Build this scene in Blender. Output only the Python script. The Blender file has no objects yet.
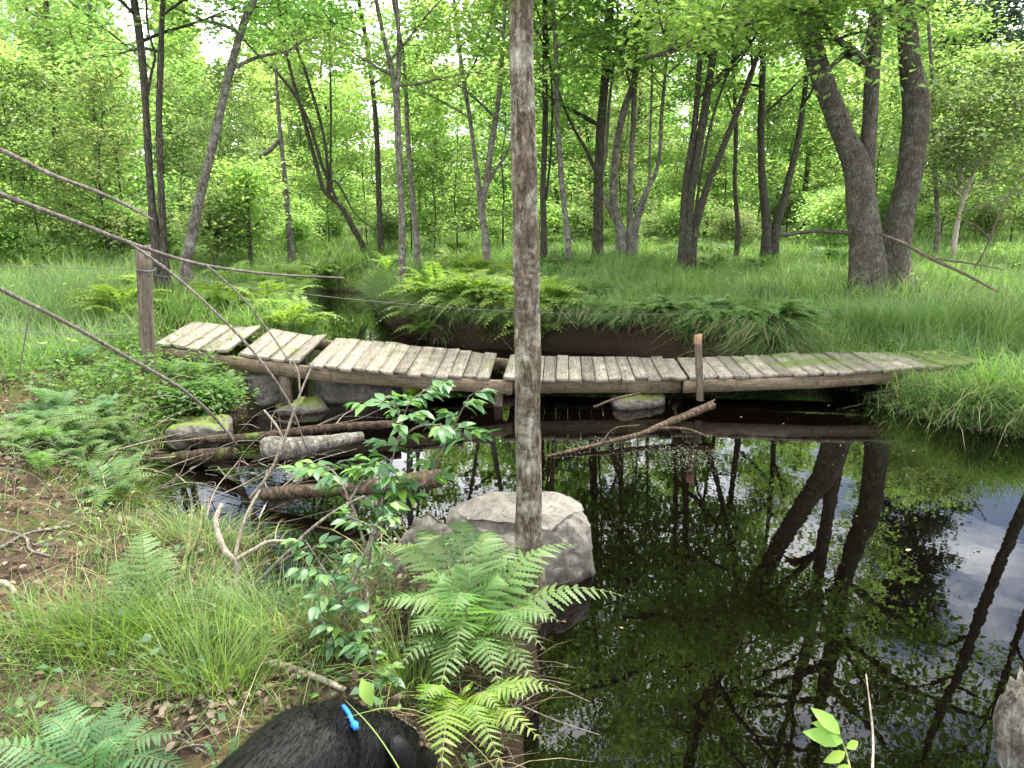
import bpy, math, random
import numpy as np
from mathutils import Vector
R = math.radians
rng = np.random.default_rng(11)
random.seed(11)
sc = bpy.context.scene
col = sc.collection

# ------------------------------------------------------------------ camera maths
F, PITCH, HC = 720.0, R(13.0), 1.85
FWD = np.array([0, math.cos(PITCH), -math.sin(PITCH)])
UP = np.array([0, math.sin(PITCH), math.cos(PITCH)])
CAM = np.array([0, 0, HC])
def ray(px, py):
    return np.array([(px-512)/F, 0, 0]) + UP*((384-py)/F) + FWD
def at_y(px, py, y):
    d = ray(px, py); return CAM + d*(y/d[1])
def at_z(px, py, z):
    d = ray(px, py); return CAM + d*((z-HC)/d[2])
def fdepth(p): return float((np.asarray(p)-CAM) @ FWD)

# ------------------------------------------------------------------ noise + terrain
def _hash(ix, iy, iz, seed):
    h = (ix*374761393 + iy*668265263 + iz*2147483647 + seed*974634777) & 0xFFFFFFFF
    h = ((h ^ (h >> 13))*1274126177) & 0xFFFFFFFF
    h = ((h ^ (h >> 16))*2246822519) & 0xFFFFFFFF
    return ((h ^ (h >> 15)) & 0xFFFFFF)/float(0xFFFFFF)
def noise3(p, s=1.0, seed=0):
    p = np.asarray(p, float)*s
    i = np.floor(p).astype(np.int64); f = p-i; f = f*f*(3-2*f)
    out = 0
    for dx in (0, 1):
        for dy in (0, 1):
            for dz in (0, 1):
                w = (f[..., 0] if dx else 1-f[..., 0])*(f[..., 1] if dy else 1-f[..., 1])*(f[..., 2] if dz else 1-f[..., 2])
                out = out + w*_hash(i[..., 0]+dx, i[..., 1]+dy, i[..., 2]+dz, seed)
    return out
def noise2(x, y, s=1.0, seed=0):
    x = np.asarray(x, float); y = np.asarray(y, float)
    return noise3(np.stack([x, y, np.zeros_like(x)], -1), s, seed)
def sstep(a, b, x):
    t = np.clip((x-a)/(b-a), 0, 1); return t*t*(3-2*t)

WATER = np.array([(0.02, 2.0), (0.12, 1.5), (0.9, 1.15), (1.5, 1.35), (2.3, 1.5), (4, 0.4), (9, -1.5), (12, 2), (10, 4.4), (6.4, 5.3), (5.0, 5.8), (4.45, 5.95), (4.05, 6.3), (3.8, 6.8),
    (3.75, 7.6), (3.2, 8.5), (2.1, 9.4), (1.2, 10.0), (0.4, 10.2), (-0.4, 10.3), (-1.2, 10.7), (-2.0, 12.2), (-2.6, 14), (-3.0, 16), (-3.8, 18.4), (-6, 19.2),
    (-6.2, 17.9), (-4.6, 16.6), (-4.1, 14.6), (-4.0, 12.6), (-3.5, 11), (-2.7, 9.8), (-2.6, 8.6), (-2.7, 7.6), (-2.5, 6.8), (-2.7, 6.1), (-2.9, 5.5), (-2.75, 4.9), (-2.4, 4.4),
    (-1.75, 4.0), (-1.36, 3.85), (-1.32, 3.45), (-1.12, 3.1), (-0.92, 3.3), (-0.85, 3.7), (-0.5, 3.8), (-0.2, 3.62), (0.12, 3.3), (0.1, 2.7)])
DECK = np.array([(-3.7, 5.9), (-.2, 6.55), (2, 6.6), (3.8, 6.9), (5.6, 7.0), (5.6, 8.9), (2, 8.4), (-.2, 8.4), (-3.9, 8.4)])
def sdist(x, y, W=None):
    WATER_ = WATER if W is None else W
    x = np.asarray(x, float).ravel(); y = np.asarray(y, float).ravel()
    best = np.full(x.shape, 1e9); ins = np.zeros(x.shape, bool)
    n = len(WATER_)
    for k in range(n):
        ax, ay = WATER_[k]; bx, by = WATER_[(k+1) % n]
        ex, ey = bx-ax, by-ay
        t = np.clip(((x-ax)*ex+(y-ay)*ey)/(ex*ex+ey*ey), 0, 1)
        best = np.minimum(best, (x-ax-t*ex)**2+(y-ay-t*ey)**2)
        c = (ay > y) != (by > y)
        if abs(ey) > 1e-9:
            ins ^= c & (x < ex*(y-ay)/ey+ax)
    d = np.sqrt(best)
    return np.where(ins, -d, d)
def ground(x, y):
    x = np.asarray(x, float); shp = x.shape; x = x.ravel(); y = np.asarray(y, float).ravel()
    sd = sdist(x, y) + (noise2(x, y, 3.1, 3)-.5)*.16
    B = .32 + .14*sstep(1, 4.5, -x)*(y < 9) + .14*sstep(4.5, 9, y) + .022*np.clip(y-9, 0, 45) + .02*np.clip(np.abs(x)-6, 0, 40)*sstep(8, 20, y)
    near = sstep(6.5, 5.2, y)*sstep(1.2, .2, x)
    w = .32+near*.55-.24*((y > 8.8) & (y < 13))
    land = B*(1-np.exp(-np.clip(sd, 0, 99)/w*1.6))
    land = land + np.clip(sd, 0, 1)*((noise2(x, y, .9, 5)-.5)*.16 + (noise2(x, y, 2.7, 6)-.5)*.07*(1-sstep(14, 25, y)) + (noise2(x, y, 9, 7)-.5)*.025*(1-sstep(8, 12, y)))
    inside = sstep(.35, -.1, sdist(x, y, DECK))
    land = land*(1-inside)+np.minimum(land, np.where(x > 0, .27, .42))*inside
    z = np.where(sd > 0, land, -.55*sstep(0, .7, -sd))
    return z.reshape(shp)
def g1(x, y): return float(ground(np.array([x]), np.array([y]))[0])

# ------------------------------------------------------------------ mesh helpers
class MB:
    def __init__(s): s.v = []; s.q = []; s.m = []; s.n = 0; s.a = []
    def add(s, v, q, mat=0, attr=None):
        v = np.asarray(v, float).reshape(-1, 3); q = np.asarray(q, int).reshape(-1, 4)
        s.v.append(v); s.q.append(q+s.n); s.m.append(np.full(len(q), mat, int)); s.n += len(v)
        s.a.append(np.zeros((len(v), 3)) if attr is None else np.asarray(attr, float).reshape(-1, 3))
        return s
    def build(s, name, mats, parent=None, loc=None, smooth=False, attr=False):
        v = np.concatenate(s.v); q = np.concatenate(s.q); m = np.concatenate(s.m)
        if parent is not None and loc is None: loc = np.array(parent.location)
        if loc is not None: v = v-np.asarray(loc)
        me = bpy.data.meshes.new(name)
        tri = q[:, 3] == q[:, 2]
        cnt = np.where(tri, 3, 4)
        me.vertices.add(len(v)); me.vertices.foreach_set('co', v.astype(np.float32).ravel())
        me.loops.add(int(cnt.sum())); keep = np.ones(q.shape, bool); keep[tri, 3] = False
        me.loops.foreach_set('vertex_index', q[keep].astype(np.int32))
        me.polygons.add(len(q)); st = np.concatenate([[0], np.cumsum(cnt)[:-1]])
        me.polygons.foreach_set('loop_start', st.astype(np.int32))
        me.polygons.foreach_set('material_index', m.astype(np.int32))
        if smooth: me.polygons.foreach_set('use_smooth', np.ones(len(q), bool))
        if attr:
            at = me.attributes.new('gc', 'FLOAT_VECTOR', 'POINT'); at.data.foreach_set('vector', np.concatenate(s.a).astype(np.float32).ravel())
        for x in (mats if isinstance(mats, (list, tuple)) else [mats]): me.materials.append(x)
        me.update(calc_edges=True); me.validate()
        o = bpy.data.objects.new(name, me); col.objects.link(o)
        if parent is not None: o.parent = parent
        elif loc is not None: o.location = loc
        return o
def tag(o, label=None, cat=None, group=None, kind=None):
    for k, x in (('label', label), ('category', cat), ('group', group), ('kind', kind)):
        if x: o[k] = x
    return o
def empty(name, loc, label, cat, group=None):
    o = bpy.data.objects.new(name, None); col.objects.link(o); o.empty_display_size = .1
    o.location = [float(c) for c in loc]
    return tag(o, label, cat, group)
def copy_tree(o, loc, rz, s=1.0, label=None, group=None):
    c = o.copy(); col.objects.link(c); c.location = [float(a) for a in loc]; c.rotation_euler = (0, 0, rz); c.scale = (s, s, s)
    if label: c['label'] = label
    if group: c['group'] = group
    for ch in list(o.children):
        d = ch.copy(); col.objects.link(d); d.parent = c
        for e in list(ch.children):
            f = e.copy(); col.objects.link(f); f.parent = d
    return c
def smoothline(pts, rad, n):
    pts = np.asarray(pts, float); rad = np.asarray(rad, float)
    if len(pts) == 2:
        t = np.linspace(0, 1, n)[:, None]; return pts[0]*(1-t)+pts[1]*t, rad[0]*(1-t[:, 0])+rad[1]*t[:, 0]
    seg = np.linalg.norm(np.diff(pts, axis=0), axis=1); u = np.concatenate([[0], np.cumsum(seg)]); u /= u[-1]
    m = np.gradient(pts, u, axis=0)
    tt = np.linspace(0, 1, n); k = np.clip(np.searchsorted(u, tt, side='right')-1, 0, len(u)-2)
    h = (u[k+1]-u[k])[:, None]; s = ((tt-u[k])/(u[k+1]-u[k]))[:, None]
    P = (2*s**3-3*s**2+1)*pts[k]+(s**3-2*s**2+s)*h*m[k]+(-2*s**3+3*s**2)*pts[k+1]+(s**3-s**2)*h*m[k+1]
    return P, np.interp(tt, u, rad)
def tube(mb, pts, rad, sides=10, n=None, lump=0.0, seed=0, mat=0, cap=True, jag=0.0):
    n = n or len(pts)*3
    P, r = smoothline(pts, rad, n)
    T = np.gradient(P, axis=0); T /= np.linalg.norm(T, axis=1)[:, None]+1e-9
    a = np.array([1., 0, 0]) if abs(T[0][0]) < .9 else np.array([0, 1., 0])
    A = np.zeros_like(P)
    for i in range(n):
        a = a-T[i]*(a@T[i]); a /= np.linalg.norm(a)+1e-9; A[i] = a
    Bv = np.cross(T, A)
    th = np.linspace(0, 2*math.pi, sides, endpoint=False)
    V = P[:, None]+r[:, None, None]*(np.cos(th)[None, :, None]*A[:, None]+np.sin(th)[None, :, None]*Bv[:, None])
    if lump:
        f = .6/max(r.max(), .01)
        nz = noise3(V, f*.8, seed)-.5 + .5*(noise3(V, f*2.3, seed+1)-.5)
        V = P[:, None]+(V-P[:, None])*(1+lump*2*nz)[..., None]
    if jag:
        V[-1] += T[-1]*(rng.random(sides)-.3)[:, None]*jag
    i = np.arange(n-1)[:, None]*sides; j = np.arange(sides)[None]; j2 = (j+1) % sides
    q = np.stack([i+j, i+j2, i+sides+j2, i+sides+j], -1).reshape(-1, 4)
    Vf = V.reshape(-1, 3)
    if cap:
        c0 = len(Vf); Vf = np.concatenate([Vf, P[:1]-T[:1]*r[0]*.1, P[-1:]+T[-1:]*r[-1]*.15])
        jj = np.arange(sides); k2 = (jj+1) % sides
        q = np.concatenate([q, np.stack([k2, jj, np.full(sides, c0), np.full(sides, c0)], -1),
                            np.stack([(n-1)*sides+jj, (n-1)*sides+k2, np.full(sides, c0+1), np.full(sides, c0+1)], -1)])
    mb.add(Vf, q, mat)
    return P, r
def unit(a): return a/(np.linalg.norm(a, axis=-1, keepdims=True)+1e-9)
def leaves(mb, P, N, D, size, wid=.62, fold=.12, mat=0):
    """folded kite leaves, one quad each"""
    N = unit(N); D = unit(D-N*np.sum(D*N, -1, keepdims=True)); S = np.cross(N, D); s = np.asarray(size).reshape(-1, 1)
    tip = P+D*s-N*s*.12; l = P+D*s*.42+S*s*wid*.5+N*s*fold; r = P+D*s*.42-S*s*wid*.5+N*s*fold
    V = np.stack([P, r, tip, l], 1).reshape(-1, 3)
    mb.add(V, np.arange(len(P)*4).reshape(-1, 4), mat)
def broadleaf(mb, P, N, D, size, wid=.5, mat=0):
    """ovate leaf, eight quads each"""
    N = unit(N); D = unit(D-N*np.sum(D*N, -1, keepdims=True)); S = np.cross(N, D); s = np.asarray(size).reshape(-1, 1)
    ts = [0, .22, .48, .76, 1.0]; ws = [.06, .72, 1.0, .62, .02]
    rows = []
    for t, w in zip(ts, ws):
        c = P+D*s*t-N*s*(.28*t*t)
        rows += [c+S*s*wid*.5*w+N*s*.07*w, c, c-S*s*wid*.5*w+N*s*.07*w]
    V = np.stack(rows, 1); k = len(P)
    q = []
    for i in range(4):
        a = i*3; q += [(a, a+1, a+4, a+3), (a+1, a+2, a+5, a+4)]
    q = np.array(q)[None]+np.arange(k)[:, None, None]*15
    mb.add(V.reshape(-1, 3), q.reshape(-1, 4), mat)
def rnd3(n): return rng.normal(size=(n, 3))
def blades(mb, P, h, w, az, lean, droop, mat=0):
    n = len(P); d = np.stack([np.cos(az), np.sin(az), np.zeros(n)], -1)
    sa = az+math.pi/2+rng.normal(0, .5, n); s = np.stack([np.cos(sa), np.sin(sa), np.zeros(n)], -1)
    h = h[:, None]; rows = []
    for t, ww in ((0, 1), (.35, .85), (.7, .6), (1, .06)):
        c = P+np.array([0, 0, 1.])*h*(t-.55*droop[:, None]*t**2.4)+d*h*(lean[:, None]*t+.75*droop[:, None]*t*t)
        rows += [c-s*(w*ww*.5)[:, None], c+s*(w*ww*.5)[:, None]]
    V = np.stack(rows, 1).reshape(-1, 3)
    q = np.array([(0, 1, 3, 2), (2, 3, 5, 4), (4, 5, 7, 6)])[None]+np.arange(n)[:, None, None]*8
    mb.add(V, q.reshape(-1, 4), mat)

# ------------------------------------------------------------------ materials
class NT:
    def __init__(s, name):
        s.m = bpy.data.materials.new(name); s.m.use_nodes = True; s.t = s.m.node_tree; s.t.nodes.clear()
        s.out = s.n('ShaderNodeOutputMaterial')
    def n(s, typ, **kw):
        x = s.t.nodes.new(typ)
        for k, v in kw.items():
            if k.startswith('i_'):
                x.inputs[int(k[2:]) if k[2:].isdigit() else k[2:].replace('_', ' ')].default_value = v
            else: setattr(x, k, v)
        return x
    def l(s, a, b): s.t.links.new(a, b)
    def ramp(s, fac, stops, interp='LINEAR'):
        r = s.n('ShaderNodeValToRGB'); r.color_ramp.interpolation = interp
        e = r.color_ramp.elements
        while len(e) < len(stops): e.new(.5)
        for x, (p, c) in zip(e, stops): x.position = p; x.color = tuple(c)+(1,)
        s.l(fac, r.inputs[0]); return r.outputs[0]
    def mix(s, fac, a, b, mode='MIX'):
        m = s.n('ShaderNodeMix', data_type='RGBA', blend_type=mode)
        for i_, v in ((0, fac), (6, a), (7, b)):
            sock = m.inputs[i_]
            if hasattr(v, 'is_output'): s.l(v, sock)
            elif i_ == 0: sock.default_value = v
            else: sock.default_value = tuple(v)+(1,)
        return m.outputs[2]
    def noise(s, vec, scale, detail=4, rough=.6, dist=0):
        x = s.n('ShaderNodeTexNoise'); x.inputs['Scale'].default_value = scale; x.inputs['Detail'].default_value = detail
        x.inputs['Roughness'].default_value = rough; x.inputs['Distortion'].default_value = dist
        if vec is not None: s.l(vec, x.inputs['Vector'])
        return x.outputs[0]
    def mapping(s, vec, scale):
        m = s.n('ShaderNodeMapping'); m.inputs['Scale'].default_value = scale; s.l(vec, m.inputs[0]); return m.outputs[0]
    def principled(s, colr, rough=.8, spec=.3, bump=None, bstr=.4, bdist=.02):
        p = s.n('ShaderNodeBsdfPrincipled'); p.inputs['Roughness'].default_value = rough; p.inputs['Specular IOR Level'].default_value = spec
        if hasattr(colr, 'is_output'): s.l(colr, p.inputs['Base Color'])
        else: p.inputs['Base Color'].default_value = tuple(colr)+(1,)
        if bump is not None:
            b = s.n('ShaderNodeBump'); b.inputs['Strength'].default_value = bstr; b.inputs['Distance'].default_value = bdist
            s.l(bump, b.inputs['Height']); s.l(b.outputs[0], p.inputs['Normal'])
        s.l(p.outputs[0], s.out.inputs[0]); return p
def leafmat(name, cols, trans, tmix=.5, patch=None, gloss=.02, rough=.55):
    """cols: reflect colours by random leaf; trans: transmitted colour multiplier"""
    k = NT(name); geo = k.n('ShaderNodeNewGeometry'); oi = k.n('ShaderNodeObjectInfo')
    c = k.ramp(geo.outputs['Random Per Island'], [(i/(len(cols)-1), x) for i, x in enumerate(cols)])
    tc = k.n('ShaderNodeTexCoord')
    nz = k.noise(geo.outputs['Position'], patch or .6, 2)
    hsv = k.n('ShaderNodeHueSaturation')
    mr = k.n('ShaderNodeMapRange', i_1=.3, i_2=.7, i_3=.75, i_4=1.25); k.l(nz, mr.inputs[0]); k.l(mr.outputs[0], hsv.inputs['Value'])
    mh = k.n('ShaderNodeMapRange', i_3=.485, i_4=.515); k.l(oi.outputs['Random'], mh.inputs[0]); k.l(mh.outputs[0], hsv.inputs['Hue'])
    k.l(c, hsv.inputs['Color'])
    d = k.n('ShaderNodeBsdfDiffuse'); k.l(hsv.outputs[0], d.inputs[0])
    t = k.n('ShaderNodeBsdfTranslucent'); k.l(k.mix(1.0, hsv.outputs[0], trans, 'MULTIPLY'), t.inputs[0])
    m = k.n('ShaderNodeMixShader', i_0=tmix); k.l(d.outputs[0], m.inputs[1]); k.l(t.outputs[0], m.inputs[2])
    g = k.n('ShaderNodeBsdfGlossy'); g.inputs['Roughness'].default_value = rough; g.inputs[0].default_value = (1, 1, 1, 1)
    m2 = k.n('ShaderNodeMixShader', i_0=gloss); k.l(m.outputs[0], m2.inputs[1]); k.l(g.outputs[0], m2.inputs[2])
    k.l(m2.outputs[0], k.out.inputs[0]); return k.m
def barkmat(name, dark, light, lichen=None, lich=(.55, .7), sc_=18.0, moss=0.0, bstr=.9, l2w=.9):
    k = NT(name); tc = k.n('ShaderNodeTexCoord'); v = k.mapping(tc.outputs['Object'], (1, 1, .22))
    vo = k.n('ShaderNodeTexVoronoi', feature='DISTANCE_TO_EDGE'); vo.inputs['Scale'].default_value = sc_; 
    nz = k.noise(v, sc_*.9, 6, .7, 1.2); ns = k.noise(tc.outputs['Object'], sc_*1.5, 6, .8)
    add = k.n('ShaderNodeVectorMath', operation='MULTIPLY_ADD'); k.l(nz, add.inputs[0]); add.inputs[1].default_value = (.06, .06, .06); k.l(v, add.inputs[2])
    k.l(add.outputs[0], vo.inputs['Vector'])
    mr = k.n('ShaderNodeMapRange', i_1=0.0, i_2=.35); k.l(vo.outputs['Distance'], mr.inputs[0])
    h = k.n('ShaderNodeMath', operation='MULTIPLY_ADD'); k.l(mr.outputs[0], h.inputs[0]); h.inputs[1].default_value = .55; k.l(nz, h.inputs[2])
    c = k.ramp(h.outputs[0], [(.3, dark), (.62, [(a+b)/2 for a, b in zip(dark, light)]), (1.0, light)])
    c = k.mix(.8, c, k.ramp(ns, [(.32, (.2, .2, .2)), (.5, (.9, .9, .9)), (.68, (1.45, 1.42, 1.36))]), 'MULTIPLY')
    if lichen:
        l1 = k.noise(tc.outputs['Object'], 6.5, 6, .7); l2 = k.noise(tc.outputs['Object'], sc_*1.15, 7, .8); lm2 = k.n('ShaderNodeMath', operation='MULTIPLY_ADD'); k.l(l2, lm2.inputs[0]); lm2.inputs[1].default_value = l2w; k.l(l1, lm2.inputs[2]); lh = k.n('ShaderNodeMath', operation='MULTIPLY'); k.l(lm2.outputs[0], lh.inputs[0]); lh.inputs[1].default_value = 1/(1+l2w); ln = lh.outputs[0]; lf = k.n('ShaderNodeMapRange', i_1=lich[0], i_2=lich[1]); k.l(ln, lf.inputs[0])
        fine = k.ramp(ns, [(.35, (.55, .55, .55)), (.65, (1.1, 1.1, 1.1))])
        c = k.mix(lf.outputs[0], c, k.mix(1.0, fine, lichen, 'MULTIPLY'))
    if moss:
        mn = k.noise(tc.outputs['Object'], 3.0, 6); mf = k.n('ShaderNodeMapRange', i_1=.62-moss, i_2=.72-moss*.5); k.l(mn, mf.inputs[0])
        c = k.mix(mf.outputs[0], c, (.07, .10, .02))
    k.principled(c, .92, .15, h.outputs[0], bstr, .03); return k.m

M = {}
G = (1.15, 1.2, .5)
M['leaf_mid'] = leafmat('leaf_mid', [(.085, .17, .045), (.125, .23, .06), (.17, .275, .078)], (2.25, 2.2, 1.5), .6)
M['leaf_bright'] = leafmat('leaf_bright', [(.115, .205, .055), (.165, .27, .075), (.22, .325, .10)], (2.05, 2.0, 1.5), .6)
M['leaf_shaded'] = leafmat('leaf_shaded', [(.05, .11, .028), (.075, .15, .036), (.10, .18, .045)], (1.9, 1.9, 1.1), .52)  # leaf green darkened to paint in the shade under the bridge end
M['leaf_pale'] = leafmat('leaf_pale', [(.12, .18, .06), (.16, .22, .08), (.2, .27, .1)], (1.5, 1.5, 1.1), .5)
M['leaf_pine'] = leafmat('leaf_pine', [(.045, .085, .05), (.07, .12, .07), (.09, .14, .08)], (1.2, 1.2, 1.0), .35)
M['leaf_shrub'] = leafmat('leaf_shrub', [(.045, .115, .045), (.06, .14, .05), (.085, .17, .055), (.16, .28, .04)], (1.6, 1.8, .8), .42, gloss=.035, rough=.5)
M['leaf_lime'] = leafmat('leaf_lime', [(.14, .25, .035), (.18, .30, .045)], (1.5, 1.5, .8), .45)
M['fern'] = leafmat('fern', [(.075, .15, .042), (.10, .185, .052), (.13, .215, .065)], (1.6, 1.65, 1.0), .45, patch=2.5)
M['fern_bright'] = leafmat('fern_bright', [(.13, .22, .04), (.17, .27, .05), (.21, .31, .065)], (1.7, 1.7, 1.0), .5, patch=1.2)
M['fern_blue'] = leafmat('fern_blue', [(.07, .16, .065), (.09, .19, .075), (.11, .21, .08)], (1.5, 1.6, 1.0), .4, patch=2.5)
M['grass'] = leafmat('grass', [(.055, .12, .036), (.085, .17, .048), (.12, .21, .058), (.20, .26, .11), (.10, .19, .05)], (1.6, 1.7, 1.0), .48, patch=1.1)
M['grass_near'] = leafmat('grass_near', [(.055, .12, .022), (.082, .165, .03), (.12, .205, .038), (.17, .215, .07)], (1.6, 1.6, .8), .45, patch=1.5)
M['grass_dry'] = leafmat('grass_dry', [(.22, .17, .09), (.32, .26, .14), (.40, .33, .2), (.16, .15, .05)], (1.2, 1.1, .8), .3, patch=1.5)
M['litter'] = leafmat('litter', [(.05, .032, .02), (.085, .055, .036), (.14, .10, .07), (.22, .17, .125), (.08, .04, .022)], (1.1, .9, .7), .15, patch=2.0)
M['scum'] = leafmat('scum', [(.10, .11, .07), (.16, .17, .12), (.22, .22, .17)], (1, 1, 1), .2)
M['bark_near'] = barkmat('bark_near', (.018, .014, .010), (.215, .172, .125), (.44, .44, .355), (.485, .60), 34, moss=.04, l2w=.5)
M['bark_big'] = barkmat('bark_big', (.015, .014, .010), (.125, .113, .085), (.27, .265, .22), (.50, .66), 30)
M['bark_dark'] = barkmat('bark_dark', (.013, .0125, .009), (.092, .085, .064), (.22, .22, .18), (.54, .70), 26)
M['bark_grey'] = barkmat('bark_grey', (.03, .027, .022), (.19, .17, .142), (.36, .355, .32), (.48, .62), 26)
M['bark_pale'] = barkmat('bark_pale', (.2, .17, .14), (.48, .43, .37), None, sc_=14, bstr=.3)
M['twig'] = barkmat('twig', (.05, .044, .036), (.19, .17, .145), (.28, .28, .255), (.55, .7), 40, bstr=.4)
M['twig_dark'] = barkmat('twig_dark', (.035, .028, .022), (.15, .12, .10), None, sc_=40, bstr=.4)
M['twig_pale'] = barkmat('twig_pale', (.15, .125, .09), (.36, .315, .25), None, sc_=40, bstr=.3)
M['log_rot'] = barkmat('log_rot', (.014, .010, .007), (.075, .052, .036), (.18, .17, .14), (.56, .72), 18, moss=.05)
M['log_grey'] = barkmat('log_grey', (.04, .036, .029), (.20, .185, .155), (.30, .295, .26), (.46, .6), 26, moss=.02)
M['log_brown'] = barkmat('log_brown', (.028, .019, .012), (.125, .09, .06), (.2, .18, .14), (.55, .7), 22, moss=.03)
M['stem'] = barkmat('stem', (.07, .09, .03), (.2, .22, .09), None, sc_=40, bstr=.2)
def flat(name, c, rough=.6, spec=.4):
    k = NT(name); tc = k.n('ShaderNodeTexCoord'); nz = k.noise(tc.outputs['Object'], 60, 3)
    k.principled(k.mix(nz, [a*.8 for a in c], [min(1, a*1.15) for a in c]), rough, spec); return k.m
M['wire'] = flat('wire', (.09, .085, .08), .5)
M['collar'] = flat('collar', (.02, .15, .55), .6, .2)
M['strap_black'] = flat('strap_black', (.004, .004, .004), .9, .05)
M['blade'] = flat('blade', (.16, .24, .06), .6, .2)
M['cut_wood'] = flat('cut_wood', (.22, .135, .085), .85, .1)

def wood(name, dark, mid, light, moss=.0):
    k = NT(name); at = k.n('ShaderNodeAttribute', attribute_name='gc'); geo = k.n('ShaderNodeNewGeometry')
    v = k.mapping(at.outputs['Vector'], (1.4, 26, 26)); g = k.noise(v, 3.2, 6, .72, .6)
    v2 = k.mapping(at.outputs['Vector'], (2.2, 7, 7)); b = k.noise(v2, 2.0, 5, .65)
    c = k.ramp(g, [(.28, dark), (.5, mid), (.72, light)])
    c = k.mix(.8, c, k.ramp(b, [(.3, (.55, .53, .5)), (.62, (1.12, 1.1, 1.06))]), 'MULTIPLY')
    c = k.mix(1.0, c, k.ramp(geo.outputs['Random Per Island'], [(0, (.55, .54, .52)), (.5, (.95, .94, .92)), (1, (1.15, 1.12, 1.06))]), 'MULTIPLY')
    sp = k.noise(k.mapping(at.outputs['Vector'], (9, 9, 9)), 2.5, 5, .7)
    f = k.n('ShaderNodeMapRange', i_1=.54, i_2=.68); k.l(sp, f.inputs[0]); c = k.mix(f.outputs[0], c, [x*.8 for x in dark])
    if moss:
        ms = k.noise(geo.outputs['Position'], 1.3, 6, .7); f2 = k.n('ShaderNodeMapRange', i_1=.68-moss, i_2=.82-moss); sxp = k.n('ShaderNodeSeparateXYZ'); k.l(geo.outputs['Position'], sxp.inputs[0]); mxp = k.n('ShaderNodeMapRange', i_1=1.0, i_2=5.0, i_3=0.0, i_4=.2); k.l(sxp.outputs[0], mxp.inputs[0]); adm = k.n('ShaderNodeMath', operation='ADD'); k.l(ms, adm.inputs[0]); k.l(mxp.outputs[0], adm.inputs[1]); k.l(adm.outputs[0], f2.inputs[0])
        c = k.mix(f2.outputs[0], c, (.09, .12, .035))
    k.principled(c, .9, .15, g, .5, .006); return k.m
M['plank'] = wood('plank', (.06, .053, .043), (.215, .20, .17), (.32, .30, .26), .11)
M['beam'] = wood('beam', (.06, .048, .033), (.165, .135, .095), (.235, .20, .145), .04)
M['post'] = wood('post', (.04, .034, .027), (.12, .10, .08), (.19, .165, .135), .07)

def rockmat(name, dark, light, mossz=None):
    k = NT(name); tc = k.n('ShaderNodeTexCoord'); o = tc.outputs['Object']
    a = k.noise(o, 3.2, 8, .65); b = k.noise(o, 42, 6, .75); e = k.noise(o, 9, 6, .7)
    c = k.ramp(a, [(.3, dark), (.65, light)])
    c = k.mix(.9, c, k.ramp(b, [(.3, (.45, .44, .42)), (.5, (.95, .95, .95)), (.72, (1.25, 1.24, 1.2))]), 'MULTIPLY')
    f = k.n('ShaderNodeMapRange', i_1=.54, i_2=.72); k.l(e, f.inputs[0]); c = k.mix(f.outputs[0], c, [dark[0]*.75, dark[1]*.66, dark[2]*.6])
    e2 = k.noise(o, 17, 8, .8); f = k.n('ShaderNodeMapRange', i_1=.55, i_2=.68); k.l(e2, f.inputs[0]); c = k.mix(f.outputs[0], c, [x*.4 for x in dark])
    geo = k.n('ShaderNodeNewGeometry'); sx = k.n('ShaderNodeSeparateXYZ'); k.l(geo.outputs['Position'], sx.inputs[0])
    wz = k.n('ShaderNodeMapRange', i_1=.05, i_2=.0); k.l(sx.outputs[2], wz.inputs[0]); c = k.mix(wz.outputs[0], c, (.02, .016, .011))
    if mossz:
        sn = k.n('ShaderNodeSeparateXYZ'); k.l(geo.outputs['Normal'], sn.inputs[0])
        mu = k.n('ShaderNodeMath', operation='MULTIPLY'); k.l(sn.outputs[2], mu.inputs[0]); k.l(k.noise(o, 9, 8, .75), mu.inputs[1])
        f = k.n('ShaderNodeMapRange', i_1=mossz, i_2=mossz+.22); k.l(mu.outputs[0], f.inputs[0])
        c = k.mix(f.outputs[0], c, k.mix(b, (.05, .075, .015), (.15, .19, .04)))
    k.principled(c, .9, .2, b, .55, .012); return k.m
M['rock'] = rockmat('rock', (.055, .05, .042), (.19, .178, .155))
M['rock_moss'] = rockmat('rock_moss', (.09, .085, .07), (.19, .18, .155), .24)

# dog coat
k = NT('coat'); tc = k.n('ShaderNodeTexCoord'); fz = k.noise(k.mapping(tc.outputs['Object'], (1, .25, 1)), 130, 4, .7)
p = k.principled(k.ramp(fz, [(.3, (.0012, .0012, .0013)), (.7, (.0035, .0033, .0032))]), .5, .18, fz, .5, .008); M['coat'] = k.m
k = NT('fur'); geo = k.n('ShaderNodeNewGeometry'); k.principled(k.ramp(geo.outputs['Random Per Island'], [(0, (.0012, .0012, .0012)), (1, (.0042, .004, .0038))]), .42, .3); M['fur'] = k.m
k = NT('dog_nose'); k.principled((.01, .009, .009), .3, .5); M['nose'] = k.m
k = NT('dog_eye'); k.principled((.03, .015, .008), .08, .6); M['eye'] = k.m

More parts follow.
